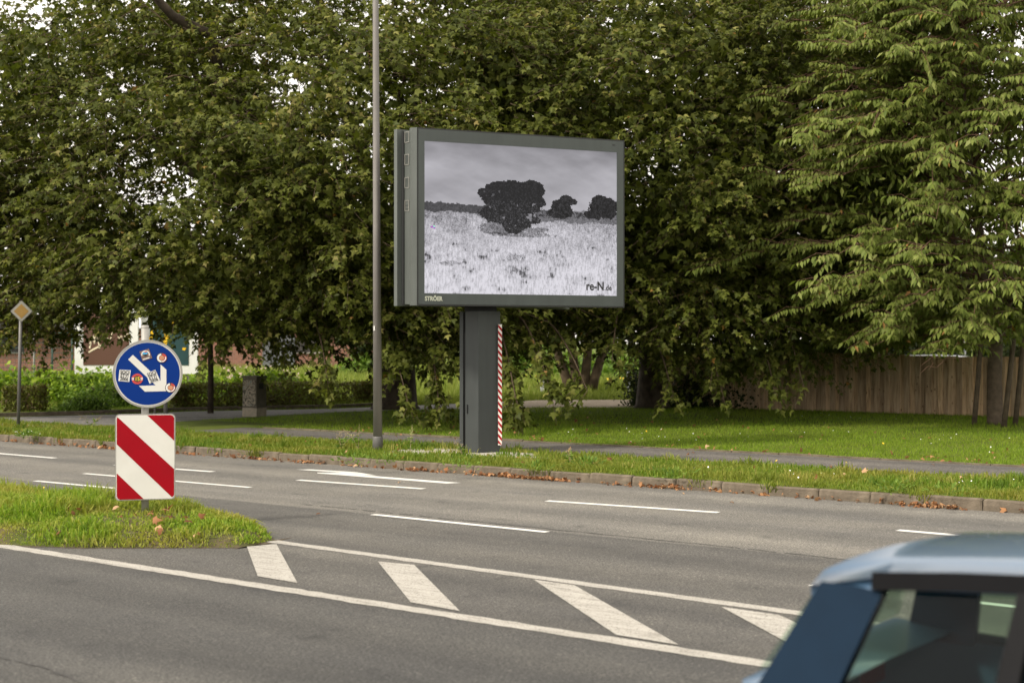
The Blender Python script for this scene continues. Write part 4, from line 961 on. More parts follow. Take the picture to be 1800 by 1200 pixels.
fr = MB(); tr = .028
fbox(fr, tr, ml_, BZ + tr, BZ + BH - tr, -.10, 0); fbox(fr, BW - mr_, BW - tr, BZ + tr, BZ + BH - tr, -.10, 0)
fbox(fr, ml_, BW - mr_, BZ + tr, BZ + mb_, -.10, 0); fbox(fr, ml_, BW - mr_, BZ + BH - mt_, BZ + BH - tr, -.10, 0)
frame = bchild(fr, 'front_frame', M['frame'])
trm = MB(); fbox(trm, 0, tr, BZ, BZ + BH, -.12, -.006); fbox(trm, BW - tr, BW, BZ, BZ + BH, -.12, -.006); fbox(trm, tr, BW - tr, BZ, BZ + tr, -.12, -.006); fbox(trm, tr, BW - tr, BZ + BH - tr, BZ + BH, -.12, -.006)
bchild(trm, 'trim', M['frame_dark'])
# light side lip of the front cabinet
# V-shaped cabinet between the two faces
FL, FR_ = np.array(FP(0, -.121, 0)[:2]), np.array(FP(BW, -.121, 0)[:2]); BL = np.array([-2.148, 26.60]); BR = BL + np.array([math.cos(R(40)), math.sin(R(40))]) * BW
lip = MB(); lipw = np.array([-.105, .02])
f0 = np.array(FP(-.001, -.10, 0)[:2])
lip.prism([tuple(f0 + lipw), tuple(np.array(FP(-.001, -.004, 0)[:2]) + lipw * .95), tuple(FP(-.001, -.004, 0)[:2]), tuple(f0)], BZ + .004, BZ + BH - .004)
bchild(lip, 'side_lip', M['cabinet_side'])
body = MB(); r0 = f0 + lipw * .6 + np.array([.0, .07]); r1 = np.array([-2.035, 26.70])
body.prism([tuple(r0), tuple(FL + ex * .02), tuple(FR_ - ex * .03), tuple(BR - np.array([.06, .02]) + np.array([.05, -.06])), tuple(r1)], BZ + .03, BZ + BH - .03)
bchild(body, 'cabinet', M['cabinet_side'])
bd = (BR - BL) / BW; bn = np.array([-bd[1], bd[0]])
bk = MB(); bk.prism([tuple(BL), tuple(BR), tuple(BR + bn * .1), tuple(BL + bn * .1)], BZ, BZ + BH)
bchild(bk, 'rear_frame', M['cabinet_side'])
bsn = MB(); c0, c1 = BL + bd * .16 + bn * .102, BR - bd * .16 + bn * .102
bsn.add([(c0[0], c0[1], BZ + .24), (c1[0], c1[1], BZ + .24), (c1[0], c1[1], BZ + BH - .24), (c0[0], c0[1], BZ + BH - .24)], [(3, 2, 1, 0)]); bchild(bsn, 'rear_screen', M['frame_dark'])
gapm = MB(); gapm.prism([(-2.062, 26.66), (-2.034, 26.66), (-2.034, 26.69), (-2.062, 26.69)], BZ + .02, BZ + BH - .02)
bchild(gapm, 'shadow_joint', M['frame_dark'])
# vents on the left side wall
sv = r0 - r1; svl = np.linalg.norm(sv); sv = sv / svl; sn = np.array([sv[1], -sv[0]])
for k, zc in enumerate((6.12, 5.70, 5.27, 4.84)):
    c = r1 + sv * svl * .42; wv = .118; hv = .20 if k < 3 else .2
    fm = MB()
    for (x0, x1, z0, z1) in ((-wv / 2, wv / 2, hv / 2 - .01, hv / 2), (-wv / 2, wv / 2, -hv / 2, -hv / 2 + .01), (-wv / 2, -wv / 2 + .01, -hv / 2 + .01, hv / 2 - .01), (wv / 2 - .01, wv / 2, -hv / 2 + .01, hv / 2 - .01)):
        a, b = c + sv * x0 + sn * .012, c + sv * x1 + sn * .012; a2, b2 = c + sv * x0 - sn * .002, c + sv * x1 - sn * .002
        fm.prism([tuple(a), tuple(b), tuple(b2), tuple(a2)], zc + z0, zc + z1)
    vt = bchild(fm, 'vent', M['galv'])
    for j in range(9 if k < 3 else 2):
        zz = zc - hv / 2 + .03 + j * (.018 if k < 3 else .07); a, b = c + sv * (-wv / 2 + .014) + sn * .006, c + sv * (wv / 2 - .014) + sn * .006; a2, b2 = a - sn * .008, b - sn * .008
        o = MB().prism([tuple(a), tuple(b), tuple(b2), tuple(a2)], zz, zz + .010).build('slat', M['cabinet_side'] if k < 3 else M['frame_dark'], vt)
# screen
SW, SH = BW - ml_ - mr_, BH - mt_ - mb_
nu, nvv = 250, 175
uu, vv = np.meshgrid((np.arange(nu) + .5) / nu, (np.arange(nvv) + .5) / nvv)     # v from the top
pp = np.c_[uu.ravel() * 1.43, vv.ravel()]; u_, v_ = uu.ravel(), vv.ravel()
clouds = .6 * fbm(np.c_[pp[:, 0] * 2.2, pp[:, 1] * 6 + pp[:, 0] * 1.5], 3, 5) + .4 * fbm(np.c_[pp[:, 0] * 5, pp[:, 1] * 14 - pp[:, 0] * 3], 23, 4)
img = .37 + .10 * (v_ / .4) + .42 * (clouds - .5)
img -= .10 * np.clip(1 - v_ / .14, 0, 1) * (1 - .4 * u_)
hzn = .425 + .03 * u_ + .012 * (fbm(np.c_[pp[:, 0] * 18, pp[:, 0] * 0], 8, 4) - .5)
cell = np.random.default_rng(8).random(len(u_))
fine = .55 * fbm(pp * np.array([110, 90]), 9, 3) + .45 * cell; streak = fbm(pp * np.array([150, 34]), 10, 3); mid = fbm(pp * np.array([14, 24]), 12, 4); big = fbm(pp * np.array([5, 9]), 16, 3)
field = v_ > hzn
depth = np.clip((v_ - .43) / .55, 0, 1)
fv = .22 + .52 * depth ** .5 + (fine - .5) * (.62 - .30 * depth) + (streak - .5) * .5 * (.4 + depth) + (mid - .5) * .34 + (big - .5) * .18
fv = np.where((mid + .3 * streak < .44) & (v_ > .66), fv - .34 * np.clip((.44 - mid - .3 * streak) * 9, 0, 1), fv)
img = np.where(field, np.clip(fv, .05, .80), img)
hill_top = .395 + .012 * (fbm(np.c_[pp[:, 0] * 60, pp[:, 0] * 0], 13, 3) - .5) * 2 + .014 * np.clip(u_ / .3, 0, 1)
hill = (v_ > hill_top) & (v_ < hzn + .030 + .03 * (mid - .5)) & (u_ < .36)
img = np.where(hill, .03 + .10 * fine, img)
far2 = (v_ > .425 + .03 * fbm(np.c_[pp[:, 0] * 40, pp[:, 0] * 0], 14, 3) - .015) & (v_ < .475 + .05 * mid) & (u_ > .56)
img = np.where(far2, .04 + .26 * fine, img)
ed = (.6 * fbm(pp * np.array([26, 26]), 15, 4) + .4 * fbm(pp * np.array([70, 70]), 17, 3) - .5) * 2.0
def tree_mask(ells, e=1.0):
    m = np.full(len(u_), 9.)
    for cx, cy, rx, ry in ells: m = np.minimum(m, ((u_ - cx) / rx) ** 2 + ((v_ - cy) / ry) ** 2)
    return m + ed * e < 1
t1 = tree_mask([(.44, .38, .15, .125), (.37, .31, .08, .065), (.55, .285, .062, .06), (.43, .295, .12, .06), (.47, .48, .11, .085), (.37, .45, .09, .07), (.45, .555, .045, .035), (.315, .325, .045, .04), (.575, .37, .04, .04)], .8)
t2 = tree_mask([(.70, .40, .055, .045), (.725, .35, .035, .04), (.69, .44, .07, .035), (.755, .36, .03, .025), (.68, .37, .03, .025)]); t3 = tree_mask([(.915, .36, .06, .055), (.93, .42, .085, .055), (.98, .38, .06, .045), (.87, .44, .05, .03), (.90, .33, .035, .03)])
low = tree_mask([(.40, .55, .12, .04), (.33, .46, .06, .04), (.55, .56, .09, .018), (.36, .575, .09, .025), (.64, .45, .05, .03), (.82, .45, .05, .03)], 1.4)
img = np.where(low, img * .35 + .30 * np.clip(fine - .3, 0, 1), img)
hole = (ed > .34) & (v_ > .30)
img = np.where(t1, np.where(hole, .10 + .30 * fine * (v_ > .38), .022 + .22 * np.clip(fine - .5, 0, 1) * (.35 + .65 * (v_ > .37))), img); img = np.where(t2, .015 + .12 * np.clip(fine - .4, 0, 1), img); img = np.where(t3, .014 + .10 * np.clip(fine - .4, 0, 1), img)
sh = ((u_ - .50) / .17) ** 2 + ((v_ - .595) / .018) ** 2 < 1 + ed; img = np.where(sh & ~t1, img * (.15 + .7 * fine), img)
clump = ((u_ - .13) / .05) ** 2 + ((v_ - .80) / .016) ** 2 < 1 + ed * 1.5; img = np.where(clump, img * (.15 + .8 * fine), img)
clump = ((u_ - .46) / .04) ** 2 + ((v_ - .75) / .03) ** 2 < 1 + ed * 2; img = np.where(clump, img * (.1 + 1.1 * fine), img)
img = np.clip(img, .008, .82)
gridx, gridz = np.meshgrid(np.linspace(0, 1, nu + 1), np.linspace(1, 0, nvv + 1))
aa = ml_ + gridx.ravel() * SW; zz = BZ + mb_ + gridz.ravel() * SH
V = np.c_[Lx + ex[0] * aa + nf[0] * -.022, Ly + ex[1] * aa + nf[1] * -.022, zz]
ids = np.arange(len(V)).reshape(nvv + 1, nu + 1); Q = np.stack([ids[1:, :-1], ids[1:, 1:], ids[:-1, 1:], ids[:-1, :-1]], -1).reshape(-1, 4)
m, t, b = newmat('screen'); at_ = node(t, 'ShaderNodeAttribute', attribute_name='lum')
mulc = node(t, 'ShaderNodeVectorMath', operation='SCALE'); mulc.inputs[0].default_value = (.98, .955, 1.03); t.links.new(at_.outputs['Fac'], mulc.inputs['Scale'])
b.inputs['Base Color'].default_value = (.006, .006, .006, 1); b.inputs['Roughness'].default_value = .6; spec(b, .04)
t.links.new(mulc.outputs[0], b.inputs['Emission Color']); b.inputs['Emission Strength'].default_value = .66
me = np_mesh('screen', V, Q, m)
at2 = me.attributes.new('lum', 'FLOAT', 'FACE'); at2.data.foreach_set('value', img.astype(np.float32))
scr = link('screen', me, bb); scr.location = -bb_off; scr['label'] = 'screen with a monochrome picture of trees on a pale heath'
bez_ = MB(); fbox(bez_, ml_ - .004, BW - mr_ + .004, BZ + mb_ - .004, BZ + BH - mt_ + .004, -.09, -.03); bchild(bez_, 'screen_back', M['frame_dark'])
# defect pixels on the screen
for du, dv, mtl in ((.032, .558, 'px_purple'), (.040, .556, 'px_purple'), (.046, .564, 'px_purple'), (.0445, .553, 'px_green')):
    if mtl not in M:
        mm, t3_, b3 = newmat(mtl); cp = (.30, .04, .42, 1) if 'purple' in mtl else (.25, .8, .55, 1); b3.inputs['Base Color'].default_value = (.02, .02, .02, 1); b3.inputs['Emission Color'].default_value = cp; b3.inputs['Emission Strength'].default_value = .8; M[mtl] = mm
    o = MB(); a0 = ml_ + du * SW; z0 = BZ + mb_ + (1 - dv) * SH; fbox(o, a0, a0 + .032, z0 - .03, z0, -.024, -.019)
    bchild(o, 'stuck_pixel', M[mtl])
def text_mesh(txt, size, bold=.0, ext=.001, align='LEFT'):
    cu = bpy.data.curves.new('txt', 'FONT'); cu.body = txt; cu.size = size; cu.offset = bold; cu.extrude = ext; cu.align_x = align; cu.resolution_u = 3
    ob = bpy.data.objects.new('txt', cu); COL.objects.link(ob); dg = bpy.context.evaluated_depsgraph_get(); me = bpy.data.meshes.new_from_object(ob.evaluated_get(dg))
    bpy.data.objects.remove(ob); bpy.data.curves.remove(cu); return me
def put_text(name, txt, size, origin, exv, nrm, mtl, parent, bold=0., align='LEFT', sx=1.0):
    me = text_mesh(txt, size, bold, .001, align); me.materials.clear(); me.materials.append(mtl)
    o = link(name, me, parent); exv = Vector(exv); nrm = Vector(nrm); up = nrm.cross(exv)
    m = Matrix((exv * sx, up, nrm)).transposed().to_4x4(); m.translation = Vector(origin); o.matrix_basis = m; return o
E3, NF3 = (ex[0], ex[1], 0), (nf[0], nf[1], 0)
def SPT(u, v, off): p = FP(ml_ + u * SW, off, BZ + mb_ + (1 - v) * SH); return Vector(p) - bb_off
put_text('lettering', 're-N', .235, SPT(.832, .962, -.019), E3, NF3, M['black_ink'], bb, .007, sx=.86)
put_text('lettering', '.de', .15, SPT(.932, .962, -.019), E3, NF3, M['black_ink'], bb, .004, sx=.9)
put_text('lettering', 'STRÖER', .112, Vector(FP(.155, .002, BZ + .095)) - bb_off, E3, NF3, M['letter'], bb, .005, sx=.86)
o = MB(); fbox(o, BW - .27, BW - .21, BZ + BH - .115, BZ + BH - .095, -.001, .004); bchild(o, 'sensor', M['frame_dark'])
# pillar
pc = np.array([-.643, 27.22]); pl = np.array([-.90, 27.43]); prr = np.array([-.232, 27.46])
pz1 = 2.88
pm = MB(); pm.prism([tuple(pl), tuple(pc), tuple(prr), tuple(prr + np.array([0, .42])), tuple(pc + np.array([0, .9])), tuple(pl + np.array([0, .42]))], GZ - .1, pz1)
bchild(pm, 'pillar', M['pillar'])
fm = MB(); fm.prism([(-1.012, 27.50), (-.945, 27.47), (-.945, 27.84), (-1.012, 27.84)], GZ - .1, pz1); bchild(fm, 'pillar_fin', M['pillar'])
nm = MB(); nm.prism([(-.92, 27.56), (-.30, 27.56), (-.30, 28.0), (-.92, 28.0)], pz1 - .4, BZ + .04); bchild(nm, 'neck', M['frame_dark'])
jm = MB(); jm.prism([(-.944, 27.56), (-.901, 27.56), (-.901, 27.8), (-.944, 27.8)], GZ - .05, pz1 - .02); bchild(jm, 'pillar_joint', M['frame_dark'])
hm = MB(); hm.box((-.865, 27.385, 1.0), (.02, .02, .17), 0, R(-39)); bchild(hm, 'handle', M['frame_dark'])
lid = MB(); lv = prr - pc; lvn = np.array([lv[1], -lv[0]]) / np.linalg.norm(lv)
for z0, z1 in ((pz1 - .05, pz1 - .042),): 
    a, b = pc + lvn * .003 + lv * .02, prr + lvn * .003 - lv * .02; lid.prism([tuple(a), tuple(b), tuple(b - lvn * .006), tuple(a - lvn * .006)], z0, z1)
bchild(lid, 'lid_joint', M['frame_dark'])
# hazard strip on the pillar's right edge
hs = MB(); hx0_, hx1_ = -.268, -.195; hy = 27.38; hz0, hz1 = AT(0, 782, 27.4)[2], AT(0, 570, 27.4)[2]
hs.box(((hx0_ + hx1_) / 2, hy + .012, (hz0 + hz1) / 2), (hx1_ - hx0_, .02, hz1 - hz0)); strip_o = bchild(hs, 'hazard_strip', M['sign_white'])
z = hz0 - .05; k = 0
while z < hz1:
    a = [(hx0_ + .001, z + .09), (hx1_ - .001, z), (hx1_ - .001, z + .062), (hx0_ + .001, z + .152)]
    a = [(x_, min(max(z_, hz0), hz1)) for x_, z_ in a]
    if max(p[1] for p in a) - min(p[1] for p in a) > .02:
        MB().slab(a, hy - .002, hy + .001).build('red_stripe', M['sign_red'], strip_o)
    z += .124

# ================================================================== LAMP POST, SIGNS
lp = G(664, 792, GZ); lamp = empty('lamp_post', lp, 0, 'tall tapered grey street lamp post left of the billboard', 'lamp post')
tp = AT(660.3, 0, lp[1]); k = Vector(tp) - Vector(lp); k2 = k * 1.18
MB().tube([k2 * 0 + Vector((0, 0, .28)), k * .5, k, k2], [.090, .073, .058, .052], 20).build('shaft', M['lamp_post'], lamp)
MB().tube([(0, 0, -.1), (0, 0, .26), (0, 0, .285)], [.103, .101, .092], 20).build('base_sleeve', M['post_grey'], lamp)
arm = MB(); arm.tube([k2, k2 + Vector((.1, -.25, .25)), k2 + Vector((.35, -.9, .38)), k2 + Vector((.6, -1.5, .4))], [.05, .045, .04, .038], 10); arm.build('arm', M['lamp_post'], lamp)
hd_ = MB(); hc = k2 + Vector((.75, -1.85, .4)); hd_.tube([hc + Vector((-.15, .37, 0)), hc + Vector((-.1, .25, 0)), hc, hc + Vector((.12, -.3, 0)), hc + Vector((.15, -.38, 0))], [.04, .11, .13, .10, .03], 10); hd_.build('lamp_head', M['lamp_post'], lamp)
MB().box((-.062, -.075, AT(0, 577, lp[1])[2] - GZ), (.03, .02, .09)).build('sticker', M['sticker_white'], lamp)

# priority road sign far left
pb = G(32, 753.5, GZ); ps = empty('priority_sign', pb, R(6), 'weathered yellow and white diamond road sign on a thin grey post', 'road sign')
dz = AT(0, 547, pb[1])[2] - GZ; tpv = Vector((AT(37, 560, pb[1])[0] - pb[0], 0, dz + .25))
MB().tube([(0, 0, -.1), tpv], .042, 10).build('post', M['post_grey'], ps)
cx = AT(38.5, 547, pb[1])[0] - pb[0]
def diamond(r, c, y0, y1, ch=.0):
    mb = MB(); pts = []
    for k_ in range(4):
        an = math.pi / 2 * k_
        for e in (-ch, ch): pts.append((c[0] + r * math.cos(an) * (1 - abs(e)) - math.sin(an) * r * e, c[1] + r * math.sin(an) * (1 - abs(e)) + math.cos(an) * r * e))
    mb.slab(pts, y0, y1); return mb
rD = 19.5 / F * pb[1]
diamond(rD, (cx, dz), -.06, -.045, .06).build('plate', M['post_grey'], ps); diamond(rD * .93, (cx, dz), -.064, -.061, .05).build('white_field', M['sign_dull'], ps)
diamond(rD * .66, (cx, dz), -.068, -.0645, .03).build('yellow_field', M['sign_yellow'], ps)

# keep-right sign and striped board on the island
sd = 17.6; sb = (AT(255, 600, sd)[0], sd, .17)
ks_ = empty('keep_right_sign', sb, R(14), 'round blue keep right sign with stickers above a red and white striped board', 'road sign')
ppm = F / sd
def zs(py): return H - (py - 600) / ppm - sb[2]
MB().tube([(0, 0, -.3), (0, 0, zs(572))], .045, 16).build('post', M['galv'], ks_)
MB().tube([(0, 0, zs(576)), (0, 0, zs(575))], .047, 16).tube([(0, 0, zs(572)), (0, 0, zs(571.2))], [.045, .03], 16).build('post_cap', M['galv'], ks_)
dcx, dcz = (259.6 - 255) / ppm / .97, zs(656.5); RD = 59.5 / ppm; yf = -.085
def disc(mb, c, r, y0, y1, n=64, mi=0): 
    mb.slab([(c[0] + r * math.cos(2 * math.pi * k_ / n), c[1] + r * math.sin(2 * math.pi * k_ / n)) for k_ in range(n)], y0, y1, mi); return mb
def ring(mb, c, r0, r1, y0, y1, n=64):
    vs, fs = [], []
    for k_ in range(n):
        an = 2 * math.pi * k_ / n
        for r, y in ((r0, y0), (r1, y0), (r1, y1), (r0, y1)): vs.append((c[0] + r * math.cos(an), y, c[1] + r * math.sin(an)))
    for k_ in range(n):
        a, b = 4 * k_, 4 * ((k_ + 1) % n)
        for j in range(4): fs.append((a + j, b + j, b + (j + 1) % 4, a + (j + 1) % 4))
    mb.add(vs, [f[::-1] for f in fs]); return mb
face = disc(MB(), (dcx, dcz), RD * .985, yf, yf + .012).build('disc', M['sign_white'], ks_)
ring(MB(), (dcx, dcz), RD * .945, RD, yf - .004, yf + .055).build('rim', M['galv'], ks_)
disc(MB(), (dcx, dcz), RD * .915, yf - .003, yf - .0005).build('blue_field', M['sign_blue'], ks_)
def zc(x, y): return (dcx + (x - 585) / 495 * RD, dcz - (y - 570) / 515 * RD)
arrow = [(375, 283), (308, 352), (695, 745), (460, 752), (545, 840), (848, 835), (848, 508), (765, 428), (765, 678)]
pts = [zc(*p) for p in arrow]
MB().slab(pts, yf - .0055, yf - .0035).build('arrow', M['sign_white'], ks_)
# stickers
def sticker_poly(name, pts_z, mtl, layer, parent, label=None):
    pts = [zc(*p) for p in pts_z]; a = sum(pts[i][0] * pts[(i + 1) % len(pts)][1] - pts[(i + 1) % len(pts)][0] * pts[i][1] for i in range(len(pts)))
    if a < 0: pts = pts[::-1]
    o = MB().slab(pts, yf - .006 - .0012 * layer, yf - .0055 - .0012 * (layer - 1)).build(name, mtl, parent)
    if label: o['label'] = label
    return o
def circ(c, r, n=28): return [(c[0] + r * math.cos(2 * math.pi * k_ / n), c[1] + r * math.sin(2 * math.pi * k_ / n)) for k_ in range(n)]
def arc(c, r0, r1, a0, a1, n=14):
    o = [(c[0] + r1 * math.cos(R(a0 + (a1 - a0) * k_ / n)), c[1] + r1 * math.sin(R(a0 + (a1 - a0) * k_ / n))) for k_ in range(n + 1)]
    return o + [(c[0] + r0 * math.cos(R(a1 - (a1 - a0) * k_ / n)), c[1] + r0 * math.sin(R(a1 - (a1 - a0) * k_ / n))) for k_ in range(n + 1)]
s1 = sticker_poly('sticker', [(465, 232), (600, 188), (648, 332), (510, 380)], M['sticker_brown'], 1, ks_, 'square brown sticker with a round emblem')
sticker_poly('emblem_ring', arc((553, 278), 46, 60, -200, 20), M['sticker_white'], 2, s1); sticker_poly('emblem', [(508, 262), (530, 240), (566, 236), (585, 258), (570, 275), (545, 270), (530, 280)], M['sticker_cyan'], 2, s1)
sticker_poly('emblem', [(530, 240), (566, 225), (575, 240), (545, 250)], M['sticker_red'], 3, s1); sticker_poly('emblem', [(525, 285), (560, 272), (580, 295), (545, 312)], M['sticker_black'], 2, s1)
sticker_poly('caption', [(512, 348), (608, 318), (613, 330), (517, 361)], M['sticker_white'], 2, s1)
for c in ((783, 330), (906, 783)):
    s2 = sticker_poly('sticker', circ(c, 76), M['sticker_black'], 1, ks_, 'round sticker with red and white ring and tan centre')
    sticker_poly('ring_segment', arc(c, 42, 68, 100, 262), M['sticker_white'], 2, s2); sticker_poly('ring_segment', arc(c, 42, 68, -85, 85), M['sticker_red'], 2, s2); sticker_poly('ring_segment', arc(c, 48, 62, -20, 100), M['sticker_white'], 3, s2)
    sticker_poly('centre', circ(c, 37), M['sticker_tan'], 2, s2)
c = (437, 646); s3 = sticker_poly('sticker', circ(c, 80), M['sticker_red'], 1, ks_, 'round red sticker with the number 15')
sticker_poly('centre', circ(c, 47), M['sticker_black'], 2, s3)
for sx_ in (-62, 62):
    for sy_ in (-18, 4): sticker_poly('bar', [(c[0] + sx_ - 16, c[1] + sy_), (c[0] + sx_ + 16, c[1] + sy_ - 4), (c[0] + sx_ + 16, c[1] + sy_ + 10), (c[0] + sx_ - 16, c[1] + sy_ + 14)], M['sticker_white'], 2, s3)
q_ = zc(437, 673); put_text('number', '15', 78 / 505 * RD, (q_[0], yf - .0095, q_[1]), (1, 0, 0), (0, -1, 0), M['sticker_yellow'], s3, .0012, 'CENTER', .95)
for quad, ang in (([(188, 505), (345, 515), (325, 690), (172, 675)], -5), ([(560, 575), (690, 508), (755, 660), (610, 720)], 19)):
    s4 = sticker_poly('sticker', quad, M['sticker_white'], 1, ks_, 'white sticker with black block letters in three lines')
    cxq = sum(p[0] for p in quad) / 4; cyq = sum(p[1] for p in quad) / 4; ca, sa = math.cos(R(ang)), math.sin(R(ang)); e_ = (ca, 0, sa)
    for j, tx in enumerate(('SOCI', 'ETY!', '2006')):
        oy = (j - 1) * 52 + 22; q_ = zc(cxq + sa * oy, cyq + ca * oy)
        put_text('lettering', tx, 68 / 505 * RD, (q_[0], yf - .0085, q_[1]), e_, (0, -1, 0), M['sticker_black'], s4, .0012, 'CENTER', .88)
# brackets
for py in (640, 672, 760, 845): MB().box((0, -.02, zs(py)), (.14, .13, .03)).build('bracket', M['galv'], ks_)
# striped board
bx0, bx1, bz0, bz1 = (206.2 - 255) / ppm, (305.3 - 255) / ppm, zs(877), zs(727); bx0 /= .97; bx1 /= .97
def rrect(x0, x1, z0, z1, r, n=6):
    pts = []
    for cx_, cz_, a0 in ((x1 - r, z0 + r, -90), (x1 - r, z1 - r, 0), (x0 + r, z1 - r, 90), (x0 + r, z0 + r, 180)):
        for k_ in range(n + 1): an = R(a0 + 90 * k_ / n); pts.append((cx_ + r * math.cos(an), cz_ + r * math.sin(an)))
    return pts
yb_ = -.085
MB().slab(rrect(bx0, bx1, bz0, bz1, .05), yb_, yb_ + .04).build('board', M['galv'], ks_)
ins = .012; MB().slab(rrect(bx0 + ins, bx1 - ins, bz0 + ins, bz1 - ins, .042), yb_ - .003, yb_ - .0002).build('white_field', M['sign_white'], ks_)
def bz(x, y): return (bx0 + (x - 85) / 312 * (bx1 - bx0), bz1 - (y - 527) / 471 * (bz1 - bz0))
for poly in ([(250, 533), (372, 533), (383, 537), (390, 548), (390, 675)], [(97, 541), (93, 550), (93, 690), (378, 986), (386, 980), (390, 972), (390, 831)], [(93, 848), (93, 972), (97, 985), (108, 992), (232, 992)]):
    MB().slab([bz(*p) for p in poly][::-1] if sum(poly[i][0] * poly[(i + 1) % len(poly)][1] - poly[(i + 1) % len(poly)][0] * poly[i][1] for i in range(len(poly))) > 0 else [bz(*p) for p in poly], yb_ - .0055, yb_ - .0032).build('red_stripe', M['sign_red'], ks_)

# ================================================================== CARS
def car(name, label, loc, rz, paint, scale=1.0):
    root = empty(name, loc, rz, label, 'car')
    st = [(-2.10, .70, .42, .80, .62), (-2.02, .80, .30, .93, .72), (-1.75, .86, .24, .90, .78), (-1.0, .88, .22, .86, .80), (0, .885, .22, .86, .80), (1.0, .88, .22, .88, .80), (1.35, .875, .24, .90, .76), (1.85, .82, .28, .80, .68), (2.08, .70, .36, .66, .55), (2.14, .60, .42, .58, .45)]
    vs, fs = [], []
    for x, wd, zb, zt, wt in st:
        half = [(0, zb), (wd * .85, zb), (wd, zb + .12), (wd * 1.0, (zb + zt) / 2), (wd * .985, zt - .12), (wt, zt), (0, zt + .015)]
        ring_ = half + [(-y, z) for y, z in half[-2:0:-1]]
        vs += [(x, y, z) for y, z in ring_]
    n = 12
    for i in range(len(st) - 1):
        for j in range(n): fs.append((i * n + j, i * n + (j + 1) % n, (i + 1) * n + (j + 1) % n, (i + 1) * n + j))
    fs.append(tuple(range(n))[::-1]); fs.append(tuple(range((len(st) - 1) * n, len(st) * n)))
    # the cabin is open above the beltline: leave out the deck between tail and bonnet
    drop = set()
    for i in range(2, 5):
        for j in (5, 6): drop.add(i * n + j)
    body = MB(); body.add(vs, [f[::-1] for k_, f in enumerate(fs) if k_ not in drop], 0, True); body.build('body', paint, root)
    # greenhouse
    bw = lambda x: .80 if -1.8 < x < 1 else .76
    ROOF = [(-1.80, 1.335), (-1.55, 1.40), (-1.0, 1.435), (-.3, 1.45), (.3, 1.43), (.55, 1.395)]
    rw = [.52, .56, .58, .585, .57, .55]
    vs, fs = [], []; cols = 13
    for (x, z), wd in zip(ROOF, rw):
        for k_ in range(cols):
            q = -1 + 2 * k_ / (cols - 1); vs.append((x - .05 * (abs(q) ** 2 if x < -1.7 else 0), wd * q, z - .045 * abs(q) ** 2.4 - (.03 if abs(q) == 1 else 0)))
    for i in range(len(ROOF) - 1):
        for k_ in range(cols - 1): fs.append((i * cols + k_, (i + 1) * cols + k_, (i + 1) * cols + k_ + 1, i * cols + k_ + 1))
    b0 = len(vs); vs += [(v[0], v[1] * .985, v[2] - .045) for v in vs]
    fs += [tuple(b0 + q for q in f[::-1]) for f in list(fs)]
    bnd = [k_ for k_ in range(cols)] + [i * cols + cols - 1 for i in range(1, len(ROOF))] + [(len(ROOF) - 1) * cols + k_ for k_ in range(cols - 2, -1, -1)] + [i * cols for i in range(len(ROOF) - 2, 0, -1)]
    for i in range(len(bnd)): a, b = bnd[i], bnd[(i + 1) % len(bnd)]; fs.append((b, a, b0 + a, b0 + b))
    MB().add(vs, fs, 0, True).build('roof', paint, root)
    def rail(x): return np.interp(x, [p[0] for p in ROOF], [w_ for w_ in rw]), np.interp(x, [p[0] for p in ROOF], [p[1] - .085 for p in ROOF])
    def pillar(nm, xt, xb, wt_, wb_, mtl, sgn):
        yt, zt = rail(xt); yb, zb = .80, .85
        o = MB(); th = .05
        v = [(xb - wb_ / 2, sgn * yb, zb), (xb + wb_ / 2, sgn * yb, zb), (xt + wt_ / 2, sgn * yt, zt), (xt - wt_ / 2, sgn * yt, zt)]
        v2 = [(p[0], p[1] - sgn * th, p[2] - .01) for p in v]
        f = [(0, 1, 2, 3), (7, 6, 5, 4), (0, 4, 5, 1), (1, 5, 6, 2), (2, 6, 7, 3), (3, 7, 4, 0)]
        o.add(v + v2, f if sgn < 0 else [q[::-1] for q in f]); o.build(nm, mtl, root)
    for s_ in (-1, 1):
        pillar('rear_pillar', -1.68, -1.83, .24, .30, M['pillar_shaded'], s_); pillar('middle_pillar', -.28, -.25, .09, .11, M['black_trim'], s_); pillar('windscreen_pillar', .5, 1.22, .10, .14, paint, s_); pillar('door_pillar', -1.05, -1.1, .06, .08, M['black_trim'], s_)
        def pane(nm, a, b):
            (xt0, xb0), (xt1, xb1) = a, b; y0, z0 = rail(xt0); y1, z1 = rail(xt1); yi = .025
            v = [(xb0, s_ * (.80 - yi), .85), (xb1, s_ * (.80 - yi), .85), (xt1, s_ * (y1 - yi), z1 - .01), (xt0, s_ * (y0 - yi), z0 - .01)]
            MB().add(v, [(0, 1, 2, 3)] if s_ < 0 else [(3, 2, 1, 0)]).build(nm, M['car_glass'], root)
        pane('side_window', (-1.58, -1.70), (-1.07, -1.13)); pane('side_window', (-1.03, -1.07), (-.32, -.30)); pane('side_window', (-.24, -.20), (.47, 1.17))
        # dark window frame under the roof rail
        xs_ = np.linspace(-1.6, .5, 8); o = MB(); pv = None
        for x_ in xs_:
            y_, z_ = rail(x_); cur = [(x_, s_ * (y_ + .004), z_ + .035), (x_, s_ * (y_ + .012), z_ - .028), (x_, s_ * (y_ - .035), z_ - .028), (x_, s_ * (y_ - .035), z_ + .03)]
            if pv:
                f = [(0, 1, 5, 4), (1, 2, 6, 5), (2, 3, 7, 6)]
                o.add(pv + cur, f if s_ > 0 else [q[::-1] for q in f])
            pv = cur
        o.build('window_frame', M['black_trim'], root)
        o = MB().box((-.3, s_ * .815, .865), (2.9, .02, .03)); o.build('belt_trim', M['black_trim'], root)
